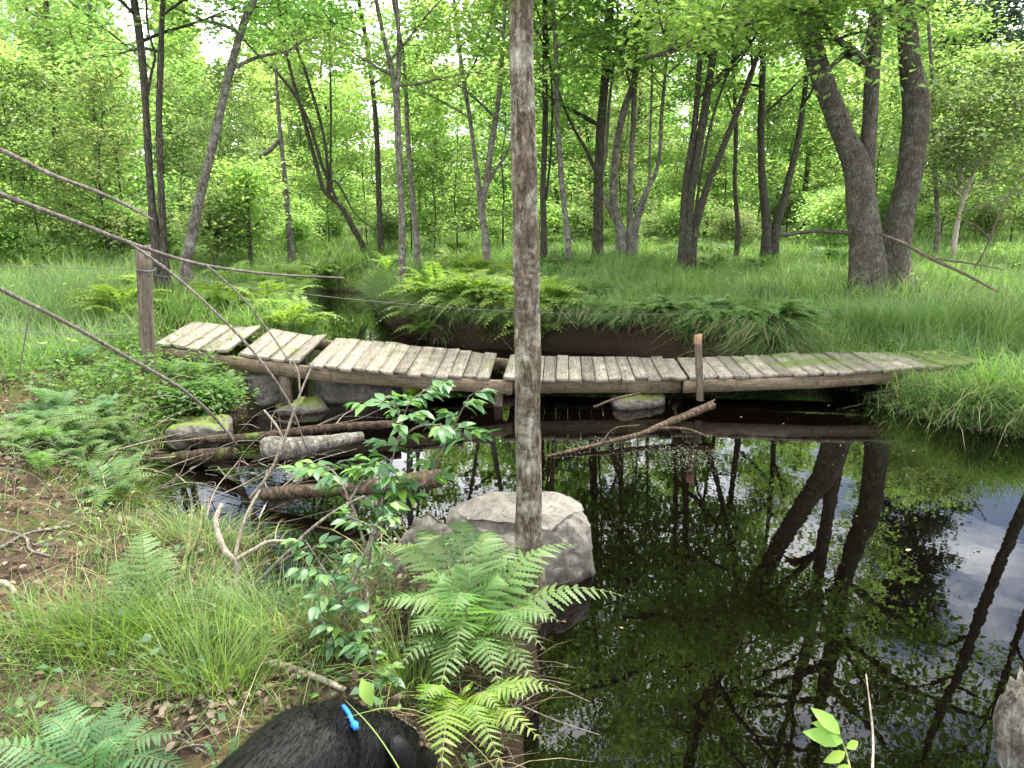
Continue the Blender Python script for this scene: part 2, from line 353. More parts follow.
# ground
k = NT('forest_ground'); geo = k.n('ShaderNodeNewGeometry'); P = geo.outputs['Position']
a = k.noise(P, .55, 6, .65); b = k.noise(P, 3.5, 8, .72); f = k.noise(P, 34, 6, .75); e = k.noise(P, 1.4, 6, .6)
soil = k.ramp(b, [(.3, (.016, .012, .008)), (.5, (.062, .044, .030)), (.68, (.15, .108, .074))])
soil = k.mix(.85, soil, k.ramp(f, [(.3, (.25, .24, .23)), (.5, (.9, .9, .9)), (.7, (1.6, 1.5, 1.35))]), 'MULTIPLY')
red = k.n('ShaderNodeMapRange', i_1=.60, i_2=.72); k.l(e, red.inputs[0]); soil = k.mix(red.outputs[0], soil, k.mix(f, (.07, .032, .016), (.19, .105, .06)))
green = k.ramp(f, [(.3, (.02, .035, .008)), (.6, (.06, .095, .02)), (.8, (.10, .13, .03))])
sx = k.n('ShaderNodeSeparateXYZ'); k.l(P, sx.inputs[0])
fy = k.n('ShaderNodeMapRange', i_1=4.5, i_2=8.0, i_3=-.03, i_4=.34); k.l(sx.outputs[1], fy.inputs[0])
ad = k.n('ShaderNodeMath', operation='ADD'); k.l(fy.outputs[0], ad.inputs[0]); k.l(a, ad.inputs[1])
gm = k.n('ShaderNodeMapRange', i_1=.50, i_2=.62); k.l(ad.outputs[0], gm.inputs[0])
c = k.mix(gm.outputs[0], soil, green)
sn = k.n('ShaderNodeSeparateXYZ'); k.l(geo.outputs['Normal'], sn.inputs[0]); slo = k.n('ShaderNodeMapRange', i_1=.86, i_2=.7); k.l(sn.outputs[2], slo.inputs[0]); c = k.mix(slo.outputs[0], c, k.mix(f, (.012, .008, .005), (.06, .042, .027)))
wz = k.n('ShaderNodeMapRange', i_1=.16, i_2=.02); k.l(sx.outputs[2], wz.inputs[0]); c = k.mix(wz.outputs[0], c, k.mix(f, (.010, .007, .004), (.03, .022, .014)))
bb = k.n('ShaderNodeMath', operation='MULTIPLY_ADD'); k.l(f, bb.inputs[0]); bb.inputs[1].default_value = .5; k.l(b, bb.inputs[2])
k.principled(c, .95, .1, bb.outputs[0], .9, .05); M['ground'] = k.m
# water
k = NT('pond_water'); geo = k.n('ShaderNodeNewGeometry')
wn = k.noise(k.mapping(geo.outputs['Position'], (1, 1, 1)), 2.2, 3, .5); wn2 = k.noise(geo.outputs['Position'], 11, 2, .5)
ws = k.n('ShaderNodeMath', operation='MULTIPLY_ADD'); k.l(wn2, ws.inputs[0]); ws.inputs[1].default_value = .18; k.l(wn, ws.inputs[2])
p = k.principled((.0012, .0008, .0005), .008, .5, ws.outputs[0], .02, .05); p.inputs['IOR'].default_value = 1.43; M['water'] = k.m

# ------------------------------------------------------------------ setting
def axis(fine0, fine1, step, lo, hi):
    a = list(np.arange(fine0, fine1, step)); s = step; x = fine1
    while x < hi: a.append(x); s *= 1.16; x += s
    a.append(hi); s = step; x = fine0-step; pre = []
    while x > lo: pre.append(x); s *= 1.16; x -= s
    pre.append(lo); return np.array(pre[::-1]+a)
xs = axis(-6, 6, .065, -220, 220); ys = axis(.4, 12, .065, -60, 300)
X, Y = np.meshgrid(xs, ys); Z = ground(X, Y)
nx, ny = len(xs), len(ys)
i = np.arange(ny-1)[:, None]*nx+np.arange(nx-1)[None]
mb = MB().add(np.stack([X, Y, Z], -1), np.stack([i, i+1, i+nx+1, i+nx], -1))
tag(mb.build('ground', M['ground'], smooth=True), kind='structure')
mb = MB().add([(-9, -3, 0), (14, -3, 0), (14, 21, 0), (-9, 21, 0)], [(0, 1, 2, 3)])
tag(mb.build('water', M['water']), kind='structure')

# ------------------------------------------------------------------ tree maker
UPV = np.array([0, 0, 1.])
def grow_branches(wood_mb, leaf_mb, P, r, z0, nb, Lmax, lsize, per, rngx, top=True, droop=.12, elev=(10, 45), sides=5, flat_=.05, wid=.62):
    L = np.concatenate([[0], np.cumsum(np.linalg.norm(np.diff(P, axis=0), axis=1))])
    ok = np.where(P[:, 2] >= z0)[0]
    if len(ok) < 2: return
    ztop = P[-1, 2]
    C = []; CD = []
    az0 = rngx.random()*6.28
    for b in range(nb):
        u = ((b+rngx.random())/nb)**.9
        kf = ok[0]+u*(len(P)-1-ok[0]); k0 = min(int(kf), len(P)-2); fr = kf-k0
        p0 = P[k0]*(1-fr)+P[k0+1]*fr; rr = r[k0]*(1-fr)+r[k0+1]*fr
        az = az0+b*2.4+rngx.normal(0, .35); el = R(rngx.uniform(*elev))+u*.45
        Lb = Lmax*(1-.62*u)*rngx.uniform(.65, 1.15)
        d = np.array([math.cos(az)*math.cos(el), math.sin(az)*math.cos(el), math.sin(el)])
        pts = [p0]; n = 6
        for s in range(n):
            d = unit(d+rngx.normal(0, .13, 3)+UPV*(.04-droop*(s/n)*1.5))
            pts.append(pts[-1]+d*Lb/n)
        pts = np.array(pts); rb = np.linspace(min(rr*.55, .012+.016*Lb), .005, n+1)
        tube(wood_mb, pts, rb, sides, n*2, cap=False)
        for s in range(1, n+1):
            base = pts[s]; dd = unit(pts[s]-pts[s-1])
            if s >= 2: C.append(base[None]); CD.append(dd[None])
            for sg in (-1, 1):
                ang = R(rngx.uniform(35, 65))*sg; ca, sa = math.cos(ang), math.sin(ang)
                td = unit(np.array([dd[0]*ca-dd[1]*sa, dd[0]*sa+dd[1]*ca, dd[2]*.5+rngx.normal(0, .12)]))
                tl = Lb*rngx.uniform(.2, .42)*(1.1-.5*s/n)
                q = base+td[None]*tl*np.linspace(0, 1, 4)[:, None]; q[:, 2] -= droop*tl*np.linspace(0, 1, 4)**2*.8
                tube(wood_mb, q, np.linspace(min(rb[s], .012)*.8, .003, 4), 3, 4, cap=False)
                for qq in q[1:]: C.append(qq[None]); CD.append(td[None])
    if not C: return
    C = np.concatenate(C); CD = np.concatenate(CD)
    n = len(C)*per
    ci = np.repeat(np.arange(len(C)), per)
    sp = .16+.09*Lmax**.5
    off = rngx.normal(size=(n, 3))*np.array([sp, sp, flat_+sp*.25])
    pos = C[ci]+off
    N = UPV+rngx.normal(size=(n, 3))*.38
    D = CD[ci]+off*1.2/sp*.4+rngx.normal(size=(n, 3))*.5; D[:, 2] -= .25
    leaves(leaf_mb, pos, N, D, lsize*rngx.uniform(.65, 1.25, n), wid)
def stem_world(st, y, H, rngx, lean_y=0.0, first=True, ws=.72):
    """pixel stem -> world points on the plane at distance y, continued upward to height H"""
    pts = []; rad = []
    for k2, (px, py, w) in enumerate(st):
        yy = y+lean_y*k2
        p = at_y(px, py, yy); pts.append(p); rad.append(w*ws*.5*fdepth(p)/F)
    if first:
        g = g1(pts[0][0], pts[0][1])
        b = pts[0].copy(); b[2] = g-.12
        if pts[0][2] > g+.05: pts.insert(0, b); rad.insert(0, rad[0]*1.35)
        else: pts[0] = b; rad[0] *= 1.3
    d = unit(pts[-1]-pts[-2]); r0 = rad[-1]; z = pts[-1][2]
    n = max(3, int((H-z)/1.1))
    for s in range(n):
        d = unit(d*.75+UPV*.25+rngx.normal(0, .07, 3))
        pts.append(pts[-1]+d*(H-z)/n*1.02); rad.append(max(r0*(1-(s+1)/n*.92), .008))
    return np.array(pts), np.array(rad)
def pixel_tree(name, label, y, stems, H, bark, leaf, z0=2.6, nb=14, Lmax=2.6, lsize=.11, per=10, seed=1, group=None, sides=12, lump=.10, cat='tree', limbs=(), elev=(8, 40), lean_y=0.0, crown=True, droop=.12):
    rx = np.random.default_rng(seed)
    W = [stem_world(s, y, H*(1-.12*i2), rx, lean_y, first=not fork, ws=.93 if name == 'slim_tree' else .78 if name == 'big_maple' else .70) for i2, (s, fork) in enumerate(stems)]
    base = W[0][0][0]; root = empty(name, (base[0], base[1], g1(base[0], base[1])), label, cat, group)
    loc = np.array(root.location)
    tm, lm = MB(), MB()
    for i2, (pts, rad) in enumerate(W):
        P, r = tube(tm, pts, rad, sides, max(18, len(pts)*5), lump, seed+i2)
        if crown:
            grow_branches(tm, lm, P, r, z0+loc[2], max(3, int(nb*(1 if i2 == 0 else .7))), Lmax, lsize, per, rx, elev=elev, droop=droop)
    tm.build('trunk', M[bark], root, smooth=True)
    for lb in limbs:
        b = MB(); lp = [at_y(px, py, yy) for px, py, yy, w in lb]; lr = [w*.5*fdepth(p)/F for p, (_, _, _, w) in zip(lp, lb)]
        P, r = tube(b, lp, lr, 7, len(lp)*5, .12, seed+50)
        if crown and len(lp) >= 5: grow_branches(b, lm, P[len(P)//3:], r[len(P)//3:], 0, 7, 1.5, lsize*.85, per, rx, elev=(0, 20), droop=droop)
        b.build('limb', M[bark], root, smooth=True)
    if crown: lm.build('crown', M[leaf], root)
    return root

S = lambda *pts: (list(pts), False)      # a stem from the ground
K = lambda *pts: (list(pts), True)       # a stem that forks off another
# --- the slim tree right in front
pixel_tree('slim_tree', 'slim lichen spotted tree in the foreground growing in front of the pale boulder', 3.12,
    [S((530, 575, 33), (529, 520, 29), (528.5, 450, 27.5), (528, 380, 27.5), (526.5, 280, 27), (524.5, 180, 26.5), (522.5, 90, 25.5), (521, 0, 25))],
    9.5, 'bark_near', 'leaf_mid', z0=5.2, nb=12, Lmax=1.7, lsize=.085, per=8, seed=3, sides=28, lump=.11)
# --- the pair of big maples
pixel_tree('big_maple', 'big forked maple with a broad trunk splitting into two stems above the meadow', 12.4,
    [S((868, 284, 46), (866, 245, 38), (862, 205, 38), (858, 168, 36), (845, 138, 27), (832, 105, 26), (819, 70, 25), (809, 35, 26), (801, 0, 27), (780, -90, 22)),
     K((862, 200, 26), (866, 165, 22), (870, 120, 18), (873, 60, 18), (877, 0, 17), (882, -90, 15))],
    13, 'bark_big', 'leaf_mid', z0=3.8, nb=24, Lmax=4.3, lsize=.12, per=8, seed=5, sides=18, lump=.09,
    limbs=[[(865, 62, 12.4, 8), (850, 48, 12.0, 8), (838, 40, 11.7, 6), (820, 20, 11.4, 5), (800, 12, 11, 3)],
           [(868, 66, 12.4, 8), (845, 55, 12.2, 7), (836, 62, 12.0, 5), (815, 85, 11.8, 3)],
           [(800, -40, 12.3, 9), (740, 0, 11.0, 7), (705, 33, 10.0, 6), (688, 45, 9.7, 6), (646, 58, 9.2, 4)],
           [(850, 233, 12.3, 5), (820, 231, 12.0, 4), (780, 235, 11.7, 3)]])
pixel_tree('big_maple', 'big single trunk maple with a swerving dark trunk right of the forked one', 12.9,
    [S((893, 286, 52), (894, 262, 40), (899, 225, 34), (908, 185, 29), (914, 140, 30), (916, 105, 31), (911, 70, 26), (908, 35, 26), (907, 0, 27), (915, -90, 23))],
    13.5, 'bark_big', 'leaf_mid', z0=3.8, nb=25, Lmax=4.3, lsize=.12, per=8, seed=8, sides=18, lump=.09)
# --- clumps and singles of the middle distance
pixel_tree('maple_clump', 'dark clump of leaning maple stems fanning out just left of the forked maple', 16.5,
    [S((687, 244, 16), (690, 200, 13), (698, 150, 12), (708, 90, 11), (716, 30, 10), (718, 0, 10)),
     S((693, 245, 12), (703, 200, 10), (722, 150, 9), (742, 100, 9), (756, 60, 8), (775, 0, 8)),
     S((683, 240, 12), (685, 190, 10), (694, 130, 9), (700, 60, 8)),
     K((694, 230, 5), (700, 180, 4), (712, 120, 4), (732, 60, 3))],
    14.5, 'bark_dark', 'leaf_mid', z0=3.4, nb=17, Lmax=3.4, lsize=.14, per=6, seed=12, sides=9)
pixel_tree('maple_pair', 'pair of stems forming a narrow V behind the left arm of the forked maple', 18.5,
    [S((767, 230, 14), (763, 190, 11), (761, 140, 10), (762, 90, 9), (763, 50, 9), (762, 0, 8)),
     S((776, 230, 13), (785, 195, 10), (796, 150, 9), (804, 100, 8), (808, 60, 7), (812, 0, 7))],
    9.5, 'bark_dark', 'leaf_bright', z0=3.2, nb=11, Lmax=2.8, lsize=.14, per=6, seed=14, sides=9)
pixel_tree('straight_maple', 'straight dark maple trunk right of the slim foreground tree, widening at its fork', 18.0,
    [S((598, 236, 15), (598, 190, 13), (600, 140, 13), (604, 90, 13), (607, 50, 13), (610, 0, 12)),
     K((597, 175, 6), (586, 150, 5), (572, 125, 4))],
    15, 'bark_dark', 'leaf_mid', z0=3.2, nb=19, Lmax=3.4, lsize=.145, per=6, seed=16, sides=9)
pixel_tree('maple_clump', 'many stemmed clump of curved grey trunks in the middle of the clearing edge', 18.8,
    [S((620, 231, 13), (614, 205, 11), (615, 160, 10), (624, 110, 10), (634, 80, 9), (640, 0, 8)),
     S((630, 230, 10), (630, 190, 8), (633, 130, 8), (636, 60, 7), (642, 0, 6)),
     S((622, 232, 10), (610, 210, 8), (602, 190, 6), (606, 150, 5)),
     S((634, 229, 8), (642, 200, 7), (655, 175, 6), (662, 110, 5), (668, 40, 4)),
     S((637, 228, 6), (648, 190, 4), (650, 140, 3), (652, 60, 3))],
    14, 'bark_grey', 'leaf_bright', z0=3.6, nb=14, Lmax=3.2, lsize=.145, per=6, seed=18, sides=9)
pixel_tree('slender_tree', 'slender grey trunk leaning a little left, close right of the slim foreground tree', 16.5,
    [S((568, 241, 9), (564, 205, 8), (560, 160, 8), (557, 110, 7), (556, 60, 7), (553, 0, 6))],
    11, 'bark_grey', 'leaf_mid', z0=3.0, nb=12, Lmax=2.4, lsize=.13, per=6, seed=20, sides=8)
pixel_tree('dark_tree', 'dark straight trunk showing half hidden right behind the slim foreground tree', 17.2,
    [S((544, 238, 10), (543, 190, 8), (545, 130, 8), (545, 60, 7), (545, 0, 7)), K((546, 200, 4), (551, 150, 3), (552, 90, 3))],
    11, 'bark_dark', 'leaf_mid', z0=3.2, nb=11, Lmax=2.4, lsize=.13, per=6, seed=21, sides=8)
pixel_tree('forked_tree', 'tree with a wide fork and crooked thin stem left of the slim foreground tree', 16.0,
    [S((486, 243, 11), (482, 215, 10), (480, 195, 9), (476, 165, 6), (470, 120, 6), (462, 70, 6), (456, 20, 5), (454, 0, 5)),
     K((482, 210, 8), (488, 170, 9), (492, 140, 9), (497, 110, 8), (502, 60, 6), (505, 0, 5)),
     K((485, 190, 6), (494, 172, 5), (506, 155, 4), (512, 140, 3))],
    13, 'bark_grey', 'leaf_mid', z0=2.9, nb=15, Lmax=2.8, lsize=.135, per=6, seed=23, sides=9)
pixel_tree('mottled_tree', 'mottled forked trunk with flaking bark standing by the stream bend', 13.2,
    [S((402, 272, 11), (402, 235, 9.5), (401, 190, 9.5), (398, 140, 10), (396, 95, 9), (388, 55, 7), (380, 20, 6), (376, 0, 6)),
     K((397, 95, 7), (399, 60, 7), (398, 20, 6), (396, 0, 6))],
    11, 'bark_grey', 'leaf_bright', z0=3.3, nb=14, Lmax=2.5, lsize=.12, per=9, seed=25, sides=10)
pixel_tree('brown_tree', 'brown slender trunk close behind the mottled forked trunk', 16.5,
    [S((417, 250, 10), (414, 215, 8), (410, 170, 7), (407, 120, 6), (404, 60, 5))],
    9, 'bark_grey', 'leaf_mid', z0=3.0, nb=9, Lmax=2.2, lsize=.13, per=8, seed=26, sides=8)
pixel_tree('tall_thin_tree', 'tall thin straight trunk left of the mottled forked trunk', 20.0,
    [S((381, 248, 9), (379, 200, 8), (377, 140, 8), (373, 90, 7), (366, 40, 7), (359, 0, 6))],
    12, 'bark_dark', 'leaf_mid', z0=3.6, nb=11, Lmax=2.3, lsize=.13, per=8, seed=27, sides=8)
pixel_tree('leaning_clump', 'thin dark stems sprouting from one bowed leaning stem by the stream', 20.5,
    [S((364, 251, 9), (352, 226, 8), (338, 203, 7.5), (325, 192, 6.5), (318, 170, 6), (304, 120, 5.5), (288, 60, 5), (278, 0, 4)),
     K((338, 203, 5), (322, 165, 5), (306, 115, 4.5), (282, 78, 4), (258, 55, 3.5), (240, 35, 3)),
     K((328, 196, 5), (326, 150, 4.5), (308, 80, 4.5), (291, 30, 4), (284, 0, 4)),
     K((326, 193, 4), (333, 180, 3.5), (345, 195, 3), (350, 206, 2)),
     K((330, 195, 3), (331, 120, 3), (330, 40, 3), (331, 0, 2.5))],
    10, 'bark_dark', 'leaf_mid', z0=5.2, nb=8, Lmax=1.9, lsize=.14, per=7, seed=29, sides=8)
pixel_tree('dead_snag', 'grey dead snag without leaves and with one broken stub', 17.5,
    [S((291, 248, 11), (288, 215, 9), (284, 170, 7), (279, 120, 6), (277, 90, 4.5), (276, 60, 3))],
    5.0, 'bark_grey', 'leaf_mid', crown=False, seed=31, sides=8, limbs=[[(279, 140, 17.5, 4), (270, 150, 17.3, 5), (260, 157, 17.1, 4)]])
pixel_tree('leaning_tree', 'stout mossy trunk leaning to the right behind the left end of the bridge', 12.0,
    [S((186, 268, 19), (192, 235, 16), (199, 200, 13), (208, 165, 12), (216, 130, 12), (224, 95, 11.5), (234, 55, 11), (245, 20, 11), (258, -10, 10))],
    10, 'bark_grey', 'leaf_bright', z0=3.2, nb=15, Lmax=2.6, lsize=.115, per=9, seed=33, sides=11, lump=.13)
pixel_tree('twin_tree', 'twin dark knobbly trunks rising close together behind the fence post', 11.2,
    [S((158, 262, 17), (154, 225, 13), (150, 180, 10), (147, 130, 10), (144, 80, 10), (140, 40, 10), (134, 0, 10)),
     S((164, 258, 12), (162, 215, 10), (160, 160, 9), (159, 110, 9), (161, 50, 8), (163, 0, 7)),
     K((148, 95, 4), (152, 70, 4), (155, 60, 3.5), (148, 30, 3), (146, 0, 3))],
    10, 'bark_dark', 'leaf_bright', z0=3.3, nb=13, Lmax=2.5, lsize=.11, per=9, seed=35, sides=11, lump=.14)
pixel_tree('far_tree', 'thin straight trunk deep in the woods left of the twin trunks', 22,
    [S((104, 240, 9), (99, 180, 9), (95, 120, 8), (91, 60, 7), (90, 0, 6))], 12, 'bark_grey', 'leaf_bright', z0=3.2, nb=12, Lmax=2.8, lsize=.15, per=8, seed=37, sides=7)
pixel_tree('far_tree', 'dark upright trunk in the woods near the top corner on the left', 23,
    [S((62, 240, 9), (57, 180, 8), (55, 110, 9), (52, 60, 9), (46, 0, 8))], 12, 'bark_dark', 'leaf_mid', z0=3.2, nb=12, Lmax=2.8, lsize=.15, per=8, seed=38, sides=7)
pixel_tree('young_tree', 'small young tree with a loose dark green crown behind the leaning trunk', 16.0,
    [S((250, 250, 7), (248, 215, 5), (247, 180, 3), (246, 170, 2))], 2.9, 'bark_dark', 'leaf_mid', z0=.7, nb=11, Lmax=.85, lsize=.10, per=5, seed=40, sides=7, elev=(0, 35))
pixel_tree('pale_tree', 'small pale barked tree with a light yellowish crown beside the meadow on the right', 19,
    [S((957, 226, 7), (962, 205, 5), (972, 178, 4), (985, 150, 3), (992, 130, 2)), K((966, 195, 3), (960, 170, 3), (955, 140, 2))],
    5.2, 'bark_pale', 'leaf_pale', z0=1.0, nb=18, Lmax=2.3, lsize=.13, per=7, seed=42, sides=7, elev=(5, 35))
pixel_tree('pine', 'tall bluish green pine deep in the woods at the top right', 27,
    [S((985, 222, 9), (985, 150, 8), (984, 60, 7), (983, 0, 6))], 15, 'bark_grey', 'leaf_pine', z0=3.0, nb=40, Lmax=2.7, lsize=.22, per=9, seed=44, sides=7, elev=(-8, 12))
pixel_tree('slender_tree', 'slender trunk in the clearing edge between the two dark maple clumps', 20,
    [S((738, 231, 7), (735, 190, 6), (736, 130, 6), (733, 60, 5), (734, 0, 5))], 11, 'bark_dark', 'leaf_bright', z0=3.0, nb=12, Lmax=2.5, lsize=.14, per=9, seed=45, sides=7)
pixel_tree('slender_tree', 'slender half hidden trunk behind the right side of the swerving maple', 20,
    [S((938, 232, 7), (936, 190, 6), (934, 120, 6), (930, 40, 5))], 11, 'bark_grey', 'leaf_bright', z0=3.0, nb=12, Lmax=2.5, lsize=.14, per=9, seed=46, sides=7)
# maple just beyond the frame on the right: its boughs hang into the reflections
pixel_tree('forked_maple', 'twin stemmed maple mirrored in the pond at the right edge', 11.0,
    [S((1092, 300, 26), (1088, 200, 20), (1080, 80, 18), (1076, -100, 15)), S((1102, 300, 20), (1120, 180, 15), (1130, 60, 13), (1138, -100, 11))],
    12, 'bark_dark', 'leaf_mid', z0=4.2, nb=15, Lmax=2.6, lsize=.115, per=9, seed=48, sides=12)

# --- saplings, bushes and background trees: shared shapes, copied
def proto_tree(name, label, cat, group, H, r, z0, nb, Lmax, lsize, per, bark, leaf, seed, elev=(8, 40), parts=('trunk', 'crown'), nst=1, droop=.12):
    rx = np.random.default_rng(seed)
    root = empty(name, (0, 0, 0), label, cat, group); tm, lm = MB(), MB()
    for s in range(nst):
        a = rx.random()*6.28; lean = .06 if nst == 1 else .3
        n = 7; t = np.linspace(0, 1, n)
        pts = np.stack([math.cos(a)*lean*H*t**1.3+rx.normal(0, .02*H, n)*t, math.sin(a)*lean*H*t**1.3+rx.normal(0, .02*H, n)*t, -.15+(H+.15)*t*(1-.1*s)], -1)
        P, rr = tube(tm, pts, np.linspace(r, r*.12+.003, n), 7, 21, .08, seed)
        grow_branches(tm, lm, P, rr, z0, nb, Lmax, lsize, per, rx, elev=elev, droop=droop)
    tm.build(parts[0], M[bark], root, smooth=True); lm.build(parts[1], M[leaf], root)
    return root
def far_ok(x, y, m=.5): return sdist([x], [y])[0] > m
def scatter(protos, spots, rx):
    for k3, (x, y, s, kind, label, group) in enumerate(spots):
        p = protos[kind]; loc = (x, y, g1(x, y)-.03); rz = rx.random()*6.28
        if not p.get('used'):
            o = p['o']; o.location = loc; o.rotation_euler = (0, 0, rz); o.scale = (s, s, s); o['label'] = label; o['group'] = group; p['used'] = True
        else: copy_tree(p['o'], loc, rz, s, label, group)
rx = np.random.default_rng(77)
sap = [dict(o=proto_tree('sapling', 'x', 'sapling', 'g', 5.4, .03, .35, 20, 1.9, .12, 5, 'bark_dark', lf, 100+i4, (0, 30))) for i4, lf in enumerate(['leaf_bright', 'leaf_mid', 'leaf_bright', 'leaf_pale'])]
spots = []
zones = [(-1.0, -.55, 'young broadleaf sapling in the thicket behind the twin trunks on the left', 'saplings of the left thicket', 17),
         (-.55, -.05, 'young leafy sapling behind the stream bend, among the thin stems', 'saplings behind the stream bend', 17),
         (-.05, .35, 'young leafy sapling under the maples behind the middle clearing', 'saplings behind the middle clearing', 10),
         (.35, .85, 'young leafy sapling at the meadow edge behind the two big maples', 'saplings behind the big maples', 12)]
for a0, a1, lab, grp, cnt in zones:
    for c_ in range(cnt):
        for _ in range(50):
            y = rx.uniform(23 if a0 > -.1 else 20, 33) if a0 > -.9 else rx.uniform(14.5, 30)
            x = (a0+(c_+rx.random())/cnt*(a1-a0))*y
            if far_ok(x, y) and not (-.37 < x/y < -.19 and y < 25): break
        spots.append((x, y, rx.uniform(.75, 1.25), int(rx.integers(0, 4)), lab, grp))
scatter(sap, spots, rx)
bush = [dict(o=proto_tree('bush', 'x', 'bush', 'g', 1.5, .012, .3, 6, .7, .10, 4, 'twig_dark', lf, 130+i4, (10, 50), ('stem', 'foliage'), 3)) for i4, lf in enumerate(['leaf_bright', 'leaf_mid', 'leaf_pale'])]
spots = []
for a0, a1, lab, grp, cnt in [(-.85, -.3, 'low leafy bush at the foot of the left thicket', 'bushes along the left thicket', 12), (-.3, .35, 'low leafy bush along the far side of the clearing', 'bushes along the clearing', 14),
                              (.35, .8, 'low yellow green bush at the meadow edge on the right', 'bushes along the right meadow edge', 12)]:
    for c_ in range(cnt):
        for _ in range(50):
            y = rx.uniform(22, 30); x = (a0+(c_+rx.random())/cnt*(a1-a0))*y
            if a0 < -.8: y = rx.uniform(15, 22); x = (a0+(c_+rx.random())/cnt*(a1-a0))*y
            if far_ok(x, y): break
        spots.append((x, y, rx.uniform(.6, 1.25), int(rx.integers(0, 3)), lab, grp))
scatter(bush, spots, rx)
bg = [dict(o=proto_tree('forest_tree', 'x', 'tree', 'g', 11, .13, 1.2, 24, 3.0, .21, 7, 'bark_dark', lf, 160+i4, (0, 35))) for i4, lf in enumerate(['leaf_bright', 'leaf_mid', 'leaf_bright', 'leaf_mid'])]
spots = []
for a0, a1, lab, grp, cnt in [(-1.0, -.3, 'tall leafy tree of the woods behind the left thicket', 'trees of the woods on the left', 13), (-.3, .35, 'tall leafy tree of the woods behind the clearing', 'trees of the woods in the middle', 13),
                              (.35, 1.0, 'tall leafy tree of the woods behind the right meadow', 'trees of the woods on the right', 12)]:
    for c_ in range(cnt):
        y = rx.uniform(29, 46); x = (a0+(c_+rx.random())/cnt*(a1-a0))*y
        spots.append((x, y, rx.uniform(.7, 1.15), int(rx.integers(0, 4)), lab, grp))
scatter(bg, spots, rx)
# the far woods: one mass, brighter leaf colour standing in for haze
mb = MB(); rx = np.random.default_rng(91)
for t_ in range(95):
    y = rx.uniform(44, 85); x = rx.uniform(-1.05, 1.05)*y; z = g1(x, y); h = rx.uniform(9, 17)
    tube(mb, [(x, y, z-.3), (x+rx.normal(0, .3), y, z+h*.5), (x+rx.normal(0, .6), y, z+h)], [.2, .13, .03], 5, 6, mat=0)
    n = 900; u = rx.random(n)**.8; rad = (2.9*(1-.7*u)*np.sqrt(rx.random(n))); th = rx.random(n)*6.28
    P = np.stack([x+np.cos(th)*rad, y+np.sin(th)*rad, z+.4+u*h+rx.normal(0, .25, n)], -1)
    P[:, 2] = z+.4+np.round(u*9+rx.normal(0, .16, n), 0)*0 + (np.floor(u*11)+.5+rx.normal(0, .28, n))/11*h
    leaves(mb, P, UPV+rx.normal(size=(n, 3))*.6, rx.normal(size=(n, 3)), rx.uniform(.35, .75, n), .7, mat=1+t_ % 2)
for t_ in range(170):
    y = rx.uniform(46, 80); x = rx.uniform(-1.0, 1.0)*y; z = g1(x, y); n = 420; P = np.stack([x+rx.normal(0, 2.2, n), y+rx.normal(0, 2.2, n), z+rx.random(n)**1.3*rx.uniform(2.5, 5.5)], -1)
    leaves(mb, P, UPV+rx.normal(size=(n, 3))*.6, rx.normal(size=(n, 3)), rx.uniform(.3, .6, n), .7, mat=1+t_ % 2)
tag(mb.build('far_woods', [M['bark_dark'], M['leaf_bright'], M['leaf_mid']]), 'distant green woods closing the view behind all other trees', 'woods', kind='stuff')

# ------------------------------------------------------------------ where a pixel meets the ground
def gpt(px, py, lift=0.0):
    d = ray(px, py); t = np.concatenate([np.arange(.8, 8, .03), np.arange(8, 60, .15)])
    p = CAM+d*t[:, None]; z = ground(p[:, 0], p[:, 1])
    hit = np.where(p[:, 2] <= z+lift)[0]
    return p[hit[0]] if len(hit) else p[-1]

# ------------------------------------------------------------------ footbridge
def zdeck(px): return float(np.interp(px, [140, 490, 700, 990], [.66, .32, .31, .42]))
FR = np.array([(153, 343), (223, 351), (292, 361), (352, 368.5), (420, 374), (490, 378), (502, 378), (590, 379), (690, 377.5), (737, 375.5), (820, 373), (885, 368.6), (990, 361)])
BK = np.array([(192, 320.4), (258, 327.5), (321, 336), (352, 338.7), (430, 347), (497, 354), (510, 355), (590, 356), (675, 357.5), (727, 356), (785, 354), (847, 352.4), (945, 350)])
fy_ = lambda px: float(np.interp(px, FR[:, 0], FR[:, 1])); by_ = lambda px: float(np.interp(px, BK[:, 0], BK[:, 1]))
bridge = empty('footbridge', (0, 7.3, .3), 'weathered plank footbridge with broken gaps crossing the dark pond', 'footbridge')
def boxquad(mb, top4, th, gco, lx, ly, mat=0, ch=.0035):
    """plank from 4 top corners (a,b along one long side, c,d back) with a small chamfer"""
    t = np.array(top4, float); c = t.mean(0); ins = c+(t-c)*(1-ch/np.linalg.norm(t-c, axis=1)[:, None]*1.6)
    lo = t-[0, 0, ch]; b = t-[0, 0, th]
    V = np.concatenate([ins, lo, b]); q = [(0, 1, 2, 3), (11, 10, 9, 8)]
    for a0 in (0, 4):
        for i5 in range(4):
            j5 = (i5+1) % 4; q.append((a0+i5, a0+4+i5, a0+4+j5, a0+j5))
    uv = np.array([(0, 0), (lx, 0), (lx, ly), (0, ly)]*3); zz = np.array([0]*4+[ch]*4+[th]*4)
    mb.add(V, q, mat, np.column_stack([uv, zz])+gco)
rb = np.random.default_rng(5)
